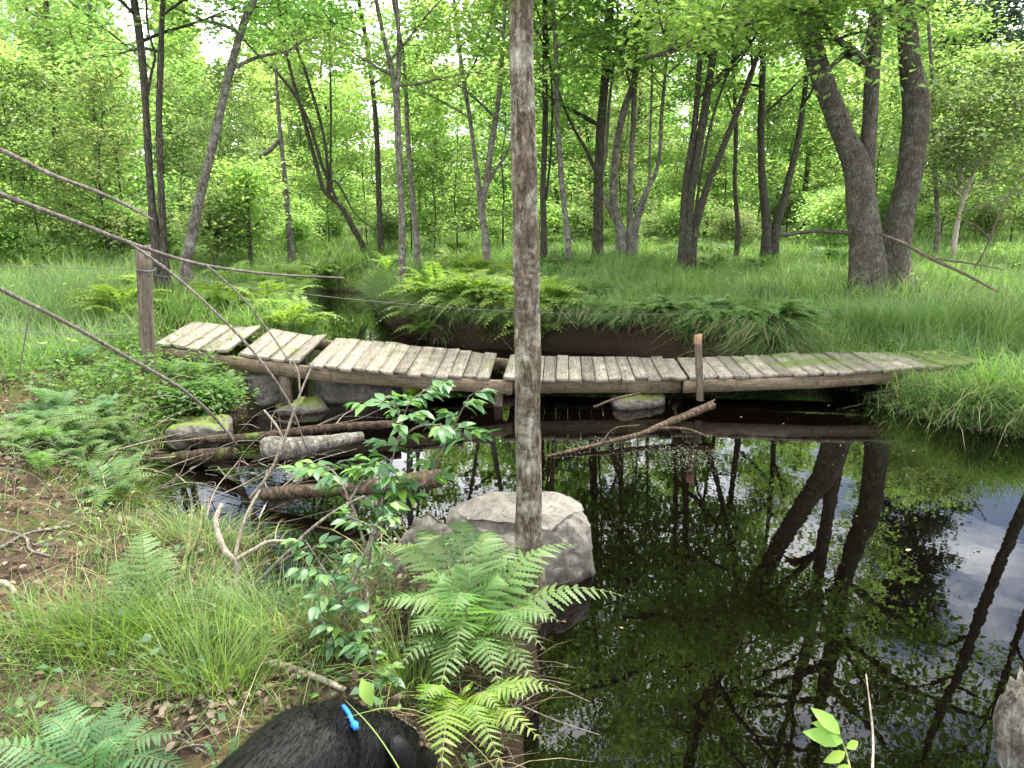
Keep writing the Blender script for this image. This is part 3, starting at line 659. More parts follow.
def deck(f0, f1, b0, b1, n, label=None, lift=None):
    mb = MB()
    for k4 in range(n):
        ua, ub = (k4+.035)/n, (k4+.965)/n
        fa, fb = f0+(f1-f0)*ua, f0+(f1-f0)*ub; ba, bb_ = b0+(b1-b0)*ua, b0+(b1-b0)*ub
        z = zdeck((fa+fb)/2); dz = rb.normal(0, .004)
        A = at_z(fa, fy_(fa), z); B = at_z(fb, fy_(fb), z); Cc = at_z(bb_, by_(bb_), z); D = at_z(ba, by_(ba), z)
        e1 = rb.normal(0, .018); e2 = rb.normal(0, .02); ax = unit((D-A)+(Cc-B))
        T = [A-ax*e1, B-ax*e1, Cc+ax*e2, D+ax*e2]
        T = [p+[0, 0, dz+rb.normal(0, .005)] for p in T]
        if lift and k4 in lift: T[1][2] += lift[k4]; T[2][2] += lift[k4]*1.2
        ln = np.linalg.norm(T[3]-T[0]); wd = np.linalg.norm(T[1]-T[0])
        boxquad(mb, [T[0], T[3], T[2], T[1]][::-1], .036, rb.uniform(-40, 40, 3), wd, ln)
        # swap so the grain runs along the plank
        a_ = mb.a[-1]; mb.a[-1] = np.column_stack([a_[:, 1], a_[:, 0], a_[:, 2]])
    o = mb.build('deck', M['plank'], bridge, attr=True)
    if label: o['label'] = label
    return o
deck(154, 229, 192, 262, 5, 'short run of planks at the fence post end', {4: .03})
deck(238, 299, 271, 327, 4, 'four planks between two open gaps', {3: .025})
deck(309, 490, 336, 497, 13, 'sagging run of planks before the middle gap')
deck(503, 688, 510, 674, 14, 'level middle run of planks')
deck(690, 988, 677, 944, 20, 'right hand run of planks disappearing in the grass')
def beam(pts, h, w, label=None, name='beam'):
    mb = MB()
    for (a, b) in zip(pts[:-1], pts[1:]):
        d = unit((b-a)*[1, 1, 0]); s = np.array([-d[1], d[0], 0])*w/2; ln = np.linalg.norm(b-a)
        T = [a-s, b-s, b+s, a+s]; boxquad(mb, T, h, rb.uniform(-40, 40, 3), ln, w, ch=.004)
    o = mb.build(name, M['beam'], bridge, attr=True)
    if label: o['label'] = label
def edge(px, front, inset, dz): 
    z = zdeck(px); A = at_z(px, fy_(px), z)
    if front: q = at_z(px, fy_(px), z); return q+np.array([0, inset, -.040+dz])
    q = at_z(px, by_(px), z); return q+np.array([0, -inset, -.040+dz])
beam([edge(157, 1, .035, 0), edge(330, 1, .05, -.004), edge(512, 1, .05, -.008)], .125, .045)
beam([edge(197, 0, .06, 0), edge(340, 0, .06, 0), edge(515, 0, .06, -.004)], .125, .045)
beam([edge(488, 1, .105, -.004), edge(683, 1, .10, -.003)], .13, .045)
beam([edge(500, 0, .115, 0), edge(668, 0, .115, 0)], .13, .045)
beam([edge(685, 1, .045, -.003), edge(820, 1, .045, 0), edge(975, 1, .05, 0)], .12, .045)
beam([edge(672, 0, .06, 0), edge(800, 0, .06, 0), edge(930, 0, .06, 0)], .12, .045)
def support(px, front, ins, z1):
    p = edge(px, front, ins, 0); mb = MB(); s = .045
    T = [p+[-s, -s, -.13], p+[s, -s, -.13], p+[s, s, -.13], p+[-s, s, -.13]]
    boxquad(mb, T, p[2]-.13-z1, rb.uniform(-40, 40, 3), .09, .09)
    a_ = mb.a[-1]; mb.a[-1] = np.column_stack([a_[:, 2]*1.0, a_[:, 0], a_[:, 1]])
    mb.build('support', M['post'], bridge, attr=True)
support(281, 1, .09, .02); support(303, 0, .10, .0); support(498, 1, .16, -.4); support(680, 0, .18, -.4); support(195, 1, .08, .2)
# stake nailed to the front beam
def square_post(name, p0, p1, s, label, cat, mat, top=None, twist=0.0):
    root = empty(name, p0, label, cat); mb = MB(); n = 9; t = np.linspace(0, 1, n)
    P = np.asarray(p0)+(np.asarray(p1)-np.asarray(p0))*t[:, None]
    ring = np.array([(-1, -1), (1, -1), (1, 1), (-1, 1)])*s*.5; V = []; A = []
    off = rb.uniform(-30, 30, 3)
    for k6 in range(n):
        a = twist*t[k6]+.15; rot = np.array([[math.cos(a), -math.sin(a)], [math.sin(a), math.cos(a)]]); rr = ring@rot.T*(1+rb.normal(0, .025))
        for c_ in rr: V.append(P[k6]+[c_[0], c_[1], 0]); A.append(off+[P[k6][2], c_[0], c_[1]])
    V = np.array(V); V[-4:, 2] += [.0, .012, .02, .006]
    q = [(k6*4+j6, k6*4+(j6+1) % 4, k6*4+4+(j6+1) % 4, k6*4+4+j6) for k6 in range(n-1) for j6 in range(4)]+[(n*4-4, n*4-3, n*4-2, n*4-1)]
    mb.add(V, q, 0, A); mb.build('post', M[mat], root, attr=True)
    if top:
        h = MB(); z0, z1 = V[-4:, 2].min()-top, V[-4:, 2].max()+.006
        c_ = P[-1]; rr = ring@rot.T*1.07
        U = np.array([[c_[0]+a[0], c_[1]+a[1], z] for z in (z0, z1) for a in rr]); U[4:, 2] += [0, .01, .015, .0]
        h.add(U, [(0, 1, 5, 4), (1, 2, 6, 5), (2, 3, 7, 6), (3, 0, 4, 7), (4, 5, 6, 7)]); h.build('cut_top', M['cut_wood'], root)
    return root
sp = at_z(699, 378.5, .31)
ptop = at_y(698, 338, sp[1]-.05); square_post('stake', (sp[0]+.01, sp[1]-.05, .10), ptop, .054, 'short square stake with a reddish cut top fixed to the front of the footbridge', 'stake', 'post', .055)
pb = at_y(145, 352, 6.62); pt = at_y(143, 247, 6.66); pb[2] = g1(pb[0], pb[1])-.2
fp = square_post('fence_post', pb, pt, .105, 'tall grey wooden fence post at the left end of the footbridge', 'fence post', 'post', None, .1)
mb = MB()
for zz in (at_y(144, 270, 6.6)[2], at_y(144, 272, 6.6)[2]+.012):
    th = np.linspace(0, 6.2, 14); tube(mb, np.stack([pt[0]+.008+np.cos(th)*.083, 6.65+np.sin(th)*.083, zz+.01*np.sin(th*2)], -1), [.005]*14, 5, 28, cap=False)
mb.build('wire_binding', M['wire'], fp, smooth=True)
def wire(label, pts, rad=.0035):
    mb = MB(); tube(mb, pts, [rad]*len(pts), 4, 30); o = mb.build('fence_wire', M['wire'], smooth=True, loc=pts[0]); tag(o, label, 'wire')
wire('upper thin fence wire running left from the fence post', [at_y(140, 270, 6.6), at_y(70, 268, 6.4), at_y(0, 266, 6.2), at_y(-200, 262, 5.8)])
wire('lower thin fence wire running left from the fence post above the ferns', [at_y(141, 335, 6.6), at_y(60, 334, 6.3), at_y(0, 331, 6.2), at_y(-200, 328, 5.8)])
wire('long sagging fence wire crossing the meadow behind the footbridge', [at_y(146, 274, 6.65), at_y(340, 298, 7.4), at_y(545, 313, 8.2), at_y(800, 311, 9.3), at_y(1030, 305, 10.3), at_y(1092, 300, 10.9)], .003)

# ------------------------------------------------------------------ rocks
def rock(name, label, pts, mat, cuts=5, amp=.03, seed=0, group=None, cat='boulder', sm=2):
    import bmesh
    bm = bmesh.new()
    for p in pts: bm.verts.new(p)
    bmesh.ops.convex_hull(bm, input=list(bm.verts))
    loose = [v for v in bm.verts if not v.link_faces]; bmesh.ops.delete(bm, geom=loose, context='VERTS')
    bmesh.ops.triangulate(bm, faces=bm.faces[:])
    for _ in range(cuts):
        L = np.mean([e.calc_length() for e in bm.edges])
        big = [e for e in bm.edges if e.calc_length() > L*.7]
        if len(bm.verts) > 9000: break
        bmesh.ops.subdivide_edges(bm, edges=big, cuts=1, use_grid_fill=True); bmesh.ops.triangulate(bm, faces=bm.faces[:])
        if _ < sm+1: bmesh.ops.smooth_vert(bm, verts=bm.verts[:], factor=.35, use_axis_x=True, use_axis_y=True, use_axis_z=True)
    bm.normal_update()
    V = np.array([v.co for v in bm.verts]); N = np.array([v.normal for v in bm.verts])
    size = np.ptp(V, axis=0).max(); f = 1.6/size
    d = (noise3(V, f*1.6, seed)-.5)*1.6+(noise3(V, f*5, seed+1)-.5)*.7+(noise3(V, f*14, seed+2)-.5)*.28
    V = V+N*(d*amp)[:, None]; c = V.mean(0); c[2] = V[:, 2].min()
    for v, p in zip(bm.verts, V-c): v.co = p
    me = bpy.data.meshes.new(name); bm.to_mesh(me); bm.free(); me.materials.append(M[mat])
    me.polygons.foreach_set('use_smooth', np.ones(len(me.polygons), bool))
    o = bpy.data.objects.new(name, me); col.objects.link(o); o.location = c; return tag(o, label, cat, group)
def dn(p, z=-.45): return np.array([p[0], p[1], z])
a1 = [at_y(434, 494, 3.75), at_y(492, 470, 3.98), at_y(572, 477, 3.9), at_y(598, 496, 3.66), at_y(604, 512, 3.55), at_y(549, 520, 3.33), at_y(462, 512, 3.42)]
a2 = [at_z(597, 578, 0), at_z(570, 590, -.03), at_y(520, 570, 3.27), at_y(450, 560, 3.4)]
rock('boulder', 'big pale boulder with a flat sloping top at the pond edge behind the slim tree', a1+a2+[dn(p) for p in a2]+[np.array([-.36, 4.0, -.4]), np.array([.3, 4.05, -.4])], 'rock', 7, .05, 3, sm=1)
a1 = [at_y(432, 494, 3.3), at_y(446, 504, 3.28), at_y(462, 540, 3.22), at_y(404, 525, 3.35), at_y(374, 575, 3.2), at_y(475, 590, 3.08), at_y(430, 605, 3.0)]
rock('boulder', 'smaller pointed grey boulder beside the big pale one, half behind the fern', a1+[dn(p, -.1) for p in a1[2:]], 'rock', 6, .045, 9, sm=1)
def boxrock(name, label, c, s, mat, seed, rz=0.0, amp=.03, group=None):
    r5 = np.random.default_rng(seed); pts = []
    for sx_ in (-1, 1):
        for sy_ in (-1, 1):
            for sz_ in (-1, 1):
                v = np.array([sx_*s[0], sy_*s[1], sz_*s[2]])*r5.uniform(.75, 1.05, 3)
                pts.append(np.array(c)+[v[0]*math.cos(rz)-v[1]*math.sin(rz), v[0]*math.sin(rz)+v[1]*math.cos(rz), v[2]])
    for _ in range(7): pts.append(np.array(c)+unit(r5.normal(size=3))*np.array(s)*1.15)
    return rock(name, label, pts, mat, 6, amp*1.7, seed, group)
p = at_y(262, 384, 7.0); boxrock('stone_block', 'squared stone block under the left part of the footbridge', p+[0, .1, -.05], (.22, .25, .24), 'rock', 31, .3, .02)
p = at_y(352, 392, 7.35); boxrock('boulder', 'broad rounded boulder in the shade under the left part of the footbridge', p+[0, .15, -.06], (.52, .38, .26), 'rock', 33, .1, .04)
p = at_y(300, 404, 6.9); boxrock('boulder', 'low wet stone at the waterline between the block and the broad boulder', p+[0, 0, -.06], (.28, .2, .12), 'rock_moss', 35, .5, .03)
p = at_y(640, 404, 7.0); boxrock('boulder', 'moss covered stone showing under the middle of the footbridge', p+[0, .1, -.06], (.30, .24, .15), 'rock_moss', 37, .2, .03)
p = at_y(196, 432, 5.75); boxrock('boulder', 'mossy hump of stone on the left shore beside the rotten log', p+[0, .1, -.08], (.28, .22, .17), 'rock_moss', 39, .2, .03)

# ------------------------------------------------------------------ logs and branches
def wood_thing(name, label, cat, mat, lines, sides=10, lump=.12, seed=0, group=None, part='side_branch', jag=0.0):
    """lines: first is the thing's own body, the others its side branches; points are (px,py,y,width_px)"""
    def w(L): return [at_y(a, b, c) for a, b, c, _ in L], [d*(.5 if cat in ('log', 'stump') else .37)*fdepth(at_y(a, b, c))/F for a, b, c, d in L]
    P0, R0 = w(lines[0]); root = None
    mb = MB(); tube(mb, P0, R0, sides, len(P0)*6, lump, seed, jag=jag)
    root = mb.build(name, M[mat], smooth=True, loc=P0[0]); tag(root, label, cat, group)
    for k7, L in enumerate(lines[1:]):
        b = MB(); P1, R1 = w(L); tube(b, P1, R1, max(5, sides-3), len(P1)*5, lump, seed+k7+1); c = b.build(part, M[mat], loc=P0[0], smooth=True)
        c.parent = root; c.location = (0, 0, 0)
    return root
wood_thing('log', 'dark rotten log with a pale broken end lying at the left shore', 'log', 'log_rot', [[(130, 462, 5.6, 17), (165, 462, 5.4, 18), (205, 458, 5.2, 17), (232, 453, 5.1, 12)]], 14, .2, 3, jag=.08)
wood_thing('log', 'rounded grey log with a blunt end reaching over the dark water', 'log', 'log_grey', [[(261, 449, 5.0, 17), (267, 448, 5.02, 25), (283, 449, 5.1, 25), (310, 445, 5.25, 19), (345, 439, 5.45, 13), (362, 436, 5.55, 9)]], 14, .12, 5)
wood_thing('log', 'long brown log lying across the water behind the leafy shrub', 'log', 'log_brown', [[(262, 494, 4.45, 13), (310, 491, 4.4, 15), (350, 489, 4.35, 14), (400, 483, 4.3, 16), (438, 478, 4.3, 19)], [(382, 490, 4.3, 7), (380, 505, 4.25, 6), (388, 525, 4.2, 5)], [(340, 490, 4.35, 5), (352, 505, 4.25, 5), (350, 530, 4.15, 4)]], 12, .15, 7, jag=.06)
wood_thing('log', 'thin dark log half sunk beside the rotten log', 'log', 'log_rot', [[(190, 440, 5.6, 9), (250, 438, 5.6, 10), (330, 428, 5.75, 9), (400, 424, 5.9, 8)]], 9, .12, 9)
wood_thing('branch', 'half sunk branch with a broken brown end floating in front of the footbridge', 'branch', 'log_brown', [[(545, 457, 5.45, 4), (600, 444, 5.65, 6), (640, 434, 5.85, 7), (672, 421, 6.05, 10), (712, 405, 6.3, 13)], [(655, 428, 5.95, 4), (690, 430, 5.95, 4), (708, 437, 5.85, 3)], [(594, 407, 6.3, 3), (612, 400, 6.5, 4), (640, 393, 6.75, 3)], [(600, 446, 5.65, 3), (612, 430, 5.7, 2), (640, 425, 5.7, 2)]], 9, .16, 11, jag=.1)
wood_thing('branch', 'long grey dead branch sloping down from the left edge, ending near the twin trunks', 'branch', 'twig', [[(-160, 92, 3.0, 9), (-40, 134, 3.1, 8), (0, 150, 3.15, 7), (50, 174, 3.2, 6), (100, 193, 3.25, 5), (130, 207, 3.3, 4.5), (153, 220, 3.3, 3)], [(130, 207, 3.3, 2), (141, 196, 3.3, 1.5), (146, 178, 3.3, 1)]], 8, .1, 13)
wood_thing('branch', 'longest grey dead branch running from the left edge past the fence post', 'branch', 'twig', [[(-160, 130, 2.9, 9), (-40, 178, 3.0, 8), (0, 194, 3.1, 7), (70, 220, 3.3, 6), (130, 243, 3.5, 5.5), (190, 262, 3.7, 4.5), (250, 272, 3.9, 3.5), (345, 278, 4.2, 2)],
    [(128, 242, 3.5, 4), (170, 272, 3.5, 4), (215, 312, 3.5, 3.6), (262, 362, 3.5, 3.4), (292, 408, 3.5, 3), (306, 448, 3.5, 2)], [(205, 264, 3.75, 3), (240, 295, 3.75, 2.6), (268, 330, 3.75, 2.4), (298, 375, 3.7, 2)]], 8, .1, 15)
wood_thing('branch', 'lowest grey dead branch slanting from the left edge down to the rotten log', 'branch', 'twig', [[(-160, 205, 3.7, 7), (-40, 268, 3.85, 6.5), (0, 289, 3.95, 6), (65, 322, 4.15, 5.5), (125, 356, 4.4, 5), (180, 388, 4.65, 4.5), (215, 418, 4.9, 4), (238, 446, 5.05, 2.5)], [(30, 309, 4.05, 2), (24, 345, 4.0, 2), (18, 380, 3.95, 1.5)]], 8, .1, 17)
wood_thing('branch', 'thin forked pale twig standing up in front of the boulder under the bridge', 'branch', 'twig_pale', [[(250, 498, 4.3, 4), (268, 475, 4.3, 4), (284, 440, 4.3, 3.6), (296, 405, 4.3, 3.2), (308, 375, 4.3, 2.6), (314, 362, 4.3, 2)], [(300, 392, 4.3, 2.4), (298, 372, 4.3, 2), (292, 358, 4.3, 1.4)], [(284, 440, 4.3, 3), (276, 425, 4.3, 3.4), (264, 410, 4.3, 2.4)]], 7, .1, 19)
wood_thing('branch', 'bleached crooked dead branch rising from the small puddle on the bank', 'branch', 'twig_pale', [[(240, 625, 3.05, 6), (236, 590, 3.15, 6), (236, 562, 3.2, 9), (226, 552, 3.2, 9), (218, 532, 3.25, 8), (216, 518, 3.3, 7), (222, 504, 3.35, 5)], [(235, 558, 3.2, 6), (240, 535, 3.25, 5), (250, 508, 3.3, 4.5), (260, 490, 3.35, 3)], [(236, 560, 3.2, 6), (255, 549, 3.2, 6), (268, 542, 3.2, 5.5), (288, 541, 3.2, 4)]], 9, .14, 21)
wood_thing('branch', 'straight bare branch leaning across the puddle towards the leafy shrub', 'branch', 'twig', [[(214, 612, 3.0, 4.5), (250, 588, 3.1, 5), (282, 558, 3.2, 5), (310, 530, 3.3, 4.5), (340, 508, 3.4, 3.5), (364, 496, 3.5, 2.5)], [(276, 566, 3.2, 4), (296, 553, 3.25, 3.4), (310, 546, 3.3, 3)]], 8, .1, 23)
wood_thing('branch', 'short mossy forked stick poking up at the edge of the fern on the left bank', 'branch', 'stem', [[(180, 580, 3.15, 8), (188, 552, 3.25, 8), (190, 535, 3.3, 7), (189, 515, 3.35, 4)], [(186, 560, 3.22, 6), (197, 540, 3.25, 6), (203, 505, 3.35, 4)]], 8, .15, 25)
dt = [at_y(-168, 88, 2.98), at_y(-166, 128, 2.92), at_y(-170, 204, 3.70)]; db = np.array([dt[2][0]-.1, 3.9, 0]); db[2] = g1(db[0], db[1])-.2
root = empty('dead_tree', db+[0, 0, .2], 'leafless dead tree just beyond the left edge that carries the long grey branches', 'tree'); mb = MB()
tube(mb, [db, dt[2], (dt[1]+dt[0])/2, dt[0]+[-.1, -.25, .9], dt[0]+[-.2, -.4, 1.9]], [.07, .055, .045, .03, .008], 10, 30, .12, 61); mb.build('trunk', M['bark_grey'], root, smooth=True)
def ground_stick(label, pix, wpx, mat, seed, lift=.015):
    P = [gpt(a, b, lift) for a, b in pix]; mb = MB(); r = [wpx*.5*fdepth(p)/F*(1-.5*k8/len(P)) for k8, p in enumerate(P)]
    tube(mb, P, r, 8, len(P)*5, .15, seed); o = mb.build('stick', M[mat], smooth=True, loc=P[0]); tag(o, label, 'stick')
ground_stick('pale peeled stick lying on brown leaves in front of the black dog', [(262, 661), (290, 668), (318, 678), (345, 690)], 9, 'twig_pale', 3)
ground_stick('crooked pale stick lying by the left edge below the mossy patch', [(0, 582), (10, 586), (16, 594)], 6, 'twig_pale', 5)
ground_stick('thin grey stick lying on bare earth at the left edge', [(0, 530), (22, 536), (34, 552), (50, 556)], 4, 'twig', 7)
ground_stick('long thin grey stick on the mud above the others', [(0, 548), (30, 533), (64, 527), (90, 520)], 4, 'twig', 9)
ground_stick('thin bent twig lying across the grass left of the dog', [(108, 592), (150, 597), (185, 602), (215, 612)], 3, 'twig_pale', 11, .06)
ground_stick('dark stick half buried beside the leaf pile', [(130, 660), (170, 655), (205, 664)], 5, 'twig_dark', 13)
wood_thing('dead_branch', 'dark bare branch lying against the foot of the swerving maple', 'branch', 'twig_dark', [[(880, 234, 12.1, 4), (905, 244, 11.6, 5), (930, 258, 11.1, 4.5), (965, 274, 10.6, 4), (998, 292, 10.1, 3)], [(930, 258, 11.1, 3), (960, 262, 10.9, 3), (985, 266, 10.6, 2), (1004, 270, 10.4, 1.5)], [(975, 268, 10.6, 2), (990, 240, 10.5, 2.4), (1003, 205, 10.5, 2), (1022, 178, 10.5, 2), (1045, 150, 10.5, 2)], [(990, 240, 10.5, 1.5), (975, 225, 10.5, 1.5), (955, 218, 10.5, 1)]], 7, .1, 27)
wood_thing('stump', 'broken barked stump standing in the water at the bottom right corner', 'stump', 'bark_grey', [[(1052, 940, 1.62, 78), (1046, 830, 1.66, 74), (1040, 760, 1.7, 70), (1034, 722, 1.72, 60), (1030, 698, 1.74, 48)]], 16, .2, 29, jag=.12)

pr_ = gpt(316, 240)
root = rock('root_ball', 'dark upturned root ball of a fallen tree under the thicket on the left', [pr_+np.array([sx_*.5, sy_*.25, sz_]) for sx_ in (-1, 1) for sy_ in (-1, 1) for sz_ in (-.1, .45)]+[pr_+np.array([.1, 0, .85]), pr_+np.array([-.3, 0, .75])], 'log_rot', 5, .16, 71, None, 'root ball')
for k7 in range(7):
    a = rng.uniform(0, 3.1); c0 = pr_+np.array([math.cos(a)*.3, -.2, .35+math.sin(a)*.25]); c1 = c0+np.array([math.cos(a)*.4, -.25, math.sin(a)*.35-.05]); mb = MB()
    tube(mb, [c0, (c0+c1)/2+rng.normal(0, .05, 3), c1], [.035, .022, .008], 6, 10, .1, k7); o = mb.build('root', M['twig_dark'], loc=np.array(root.location), smooth=True); o.parent = root; o.location = (0, 0, 0)
# ------------------------------------------------------------------ ferns
def frond(mb, b, c, t, maxw, pairs, detail, rx, droop=.12, start=.16, ang=18):
    b, c, t = (np.asarray(a, float) for a in (b, c, t))
    u = np.linspace(0, 1, 26)[:, None]; P = (1-u)**2*b+2*u*(1-u)*c+u*u*t
    T = unit(2*(1-u)*(c-b)+2*u*(t-c))
    hz = unit((t-b)*[1, 1, 0]); side0 = np.cross(hz, UPV)
    Sd = unit(side0-T*np.sum(T*side0, -1, keepdims=True)); N = np.cross(Sd, T)
    rr = np.linspace(.0032, .0009, 26)*(maxw/.13)**.5
    tube(mb, P, rr, 4, 14, cap=False, mat=1)
    s = np.repeat(start+(1-start)*(np.arange(pairs)+.5)/pairs, 2); sg = np.tile([1., -1.], pairs)[:, None]
    at = lambda A: np.stack([np.interp(s, u[:, 0], A[:, i9]) for i9 in range(3)], -1)
    p, T_, S_, N_ = at(P), unit(at(T)), unit(at(Sd)), unit(at(N))
    v = (s-start)/(1-start); prof = np.clip(np.minimum(.45+v*2.2, 1.06*(1-v)**.85+.03), .05, 1)
    a = np.radians(ang+rx.normal(0, 4, len(s))+v*14)[:, None]
    d = unit(S_*sg*np.cos(a)+T_*np.sin(a)-N_*(droop+rx.normal(0, .06, (len(s), 1))))
    ln = maxw*prof*rx.uniform(.9, 1.08, len(s)); tot = np.linalg.norm(np.diff(P, axis=0), axis=1).sum()
    sp = tot*(1-start)/pairs
    nrm = unit(N_+S_*sg*.1+rx.normal(0, .1, (len(s), 3)))
    if detail == 0:
        leaves(mb, p, nrm, d, ln, 1, .02); V = mb.v[-1].reshape(-1, 4, 3)
        w = np.cross(nrm, d)*np.minimum(sp*.62, ln*.3)[:, None]
        V[:, 1] = p+d*ln[:, None]*.4-w; V[:, 3] = p+d*ln[:, None]*.4+w; mb.v[-1] = V.reshape(-1, 3)
    else:
        m = detail*2; hw = np.minimum(sp*.47, ln*.2); W = np.cross(nrm, d); rows = []
        for j9 in range(m+1):
            f = j9/m; ww = (hw*(1-f)**.55*(1.0 if j9 % 2 else .5) if j9 < m else hw*.02)[:, None]
            if j9 == 0: ww = (hw*.35)[:, None]
            c9 = p+d*(ln*f)[:, None]-nrm*(ln*.16*f*f)[:, None]; fw = d*ww*.45*(j9 % 2)
            rows += [c9+W*ww+fw-nrm*ww*.25, c9, c9-W*ww+fw-nrm*ww*.25]
        V = np.stack(rows, 1); q = []
        for j9 in range(m):
            a9 = j9*3; q += [(a9, a9+1, a9+4, a9+3), (a9+1, a9+2, a9+5, a9+4)]
        q = np.array(q)[None]+np.arange(len(p))[:, None, None]*(3*(m+1)); mb.add(V.reshape(-1, 3), q.reshape(-1, 4))
def fern_thing(label, base, tips, maxw, mat, detail, seed, pairs=18, lift=.5, group=None):
    """tips: world points of the frond tips; each frond a part"""
    rx = np.random.default_rng(seed); root = empty('fern', base, label, 'fern', group); b0 = np.asarray(base, float)
    for t in tips:
        t = np.asarray(t, float); mb = MB(); h = np.linalg.norm(t-b0)
        c = b0+(t-b0)*[.32, .32, 0]+UPV*(max(t[2]-b0[2], 0)*.9+h*lift*.6)
        frond(mb, b0+rx.normal(0, .012, 3)*[1, 1, 0]-[0, 0, .03], c, t, maxw*rx.uniform(.85, 1.1)*min(1, h/.5+.25), pairs, detail, rx)
        mb.build('frond', [M[mat], M['stem']], root)
    return root
fb = gpt(470, 662)
fern_thing('large bright green fern arching over the pond edge in front of the boulders', fb,
    [at_y(624, 596, 2.62), at_y(578, 545, 2.85), at_y(560, 622, 2.4), at_y(492, 530, 2.9), at_y(458, 518, 2.98), at_y(382, 548, 2.7), at_y(372, 606, 2.45), at_y(414, 528, 2.9), at_y(455, 615, 2.2), at_y(520, 545, 2.95), at_y(545, 650, 2.2), at_y(398, 668, 2.2), at_y(438, 700, 2.0), at_y(500, 690, 2.05), at_y(430, 575, 2.65), at_y(505, 580, 2.6), at_y(470, 570, 2.6), at_y(410, 635, 2.3), at_y(520, 625, 2.35), at_y(545, 575, 2.75), at_y(405, 600, 2.5), at_y(455, 660, 2.1), at_y(540, 690, 2.1)], .165, 'fern', 6, 61)
fb = gpt(455, 740)
fern_thing('fern with drooping fronds at the pond edge right beside the dog', fb,
    [at_y(545, 745, 1.85), at_y(530, 700, 2.0), at_y(470, 690, 2.1), at_y(425, 700, 1.95), at_y(505, 775, 1.7), at_y(440, 790, 1.6), at_y(555, 690, 2.1), at_y(485, 735, 1.85), at_y(520, 735, 1.9), at_y(450, 715, 1.95), at_y(500, 710, 1.95)], .125, 'fern_bright', 6, 62)
fb = gpt(150, 632)
fern_thing('upright pale fern standing in the grass tufts on the left bank', fb, [at_y(143, 528, 3.0), at_y(172, 545, 3.05), at_y(112, 560, 2.9), at_y(205, 585, 2.9), at_y(96, 620, 2.7), at_y(210, 640, 2.6)], .13, 'fern', 5, 63, lift=.35)
fb = gpt(95, 790)
fern_thing('broad bluish fern spreading flat at the bottom left corner', fb, [at_y(185, 735, 1.75), at_y(120, 700, 1.95), at_y(40, 715, 1.85), at_y(-40, 750, 1.7), at_y(195, 775, 1.6), at_y(60, 695, 1.98), at_y(10, 790, 1.5), at_y(120, 750, 1.6), at_y(150, 715, 1.9)], .13, 'fern_blue', 5, 64, lift=.3)
fb = gpt(225, 790)
fern_thing('small fern beside the bluish one, close to the dog', fb, [at_y(240, 735, 1.8), at_y(205, 745, 1.75), at_y(265, 765, 1.65), at_y(215, 780, 1.6)], .08, 'fern_blue', 4, 65, lift=.3)
# shared fern shapes for the rest
def fern_proto(mat, seed, n=9, L=.62, maxw=.16, pairs=15, detail=0, tilt=(.25, .75)):
    rx = np.random.default_rng(seed); o = MB()
    for k in range(n):
        az = k*6.283/n+rx.normal(0, .3); l = L*rx.uniform(.7, 1.1); el = rx.uniform(*tilt)
        t = np.array([math.cos(az)*l*.86, math.sin(az)*l*.86, l*el*.75]); c = np.array([math.cos(az)*l*.22, math.sin(az)*l*.22, l*(.45+el*.55)])
        frond(o, (0, 0, -.05), c, t, maxw*rx.uniform(.85, 1.1), pairs, detail, rx)
    return o.build('fern', [M[mat], M['stem']], loc=(0, 0, 0))
protos = {}
for key, mat, nv, det in (('b', 'fern_bright', 3, 0), ('m', 'fern', 3, 0), ('d', 'fern', 2, 3), ('u', 'fern_blue', 2, 3)):
    protos[key] = [dict(o=fern_proto(mat, 200+len(protos)*10+i8, 8+i8, detail=det, pairs=15 if det == 0 else 17), used=False) for i8 in range(nv)]
def place_ferns(boxes, key, cnt, smin, smax, label, group, rx, lift=.25, clear=.42):
    n = 0; tries = 0
    while n < cnt and tries < cnt*30:
        tries += 1
        x0, y0, x1, y1 = boxes[rx.integers(0, len(boxes))]
        p = gpt(rx.uniform(x0, x1), rx.uniform(y0, y1), lift)
        if sdist([p[0]], [p[1]])[0] < .05 or p[1] > 30 or sdist([p[0]], [p[1]], DECK)[0] < clear: continue
        pr = protos[key][rx.integers(0, len(protos[key]))]; loc = (p[0], p[1], g1(p[0], p[1])); s = rx.uniform(smin, smax); rz = rx.random()*6.28
        if not pr['used']:
            o = pr['o']; pr['used'] = True; o.location = loc; o.rotation_euler = (0, 0, rz); o.scale = (s,)*3; tag(o, label, 'fern', group)
        else:
            o = pr['o'].copy(); col.objects.link(o); o.location = loc; o.rotation_euler = (rx.normal(0, .12), rx.normal(0, .12), rz); o.scale = (s,)*3; o['label'] = label; o['group'] = group
        n += 1
rx = np.random.default_rng(303)
place_ferns([(395, 285, 512, 335), (430, 262, 515, 300), (390, 300, 500, 338), (400, 320, 510, 338)], 'b', 46, 1.0, 1.6, 'bright yellow green fern in the mass above the middle gap of the bridge', 'bright ferns above the middle of the bridge', rx, clear=.12)
place_ferns([(255, 268, 345, 298), (200, 270, 300, 320), (245, 290, 330, 318)], 'b', 30, .9, 1.5, 'bright fern at the stream bend behind the left part of the bridge', 'bright ferns at the stream bend', rx)
place_ferns([(100, 270, 215, 318)], 'b', 16, .9, 1.3, 'bright fern in the grass behind the fence post', 'bright ferns behind the fence post', rx)
place_ferns([(615, 300, 745, 345), (700, 305, 790, 335)], 'm', 22, .8, 1.3, 'fern hanging over the far bank behind the square stake', 'ferns on the far bank behind the stake', rx, clear=.2)
place_ferns([(330, 316, 400, 345), (200, 320, 262, 328)], 'm', 10, .7, 1.1, 'low fern close behind the planks of the left bridge part', 'low ferns close behind the bridge', rx)
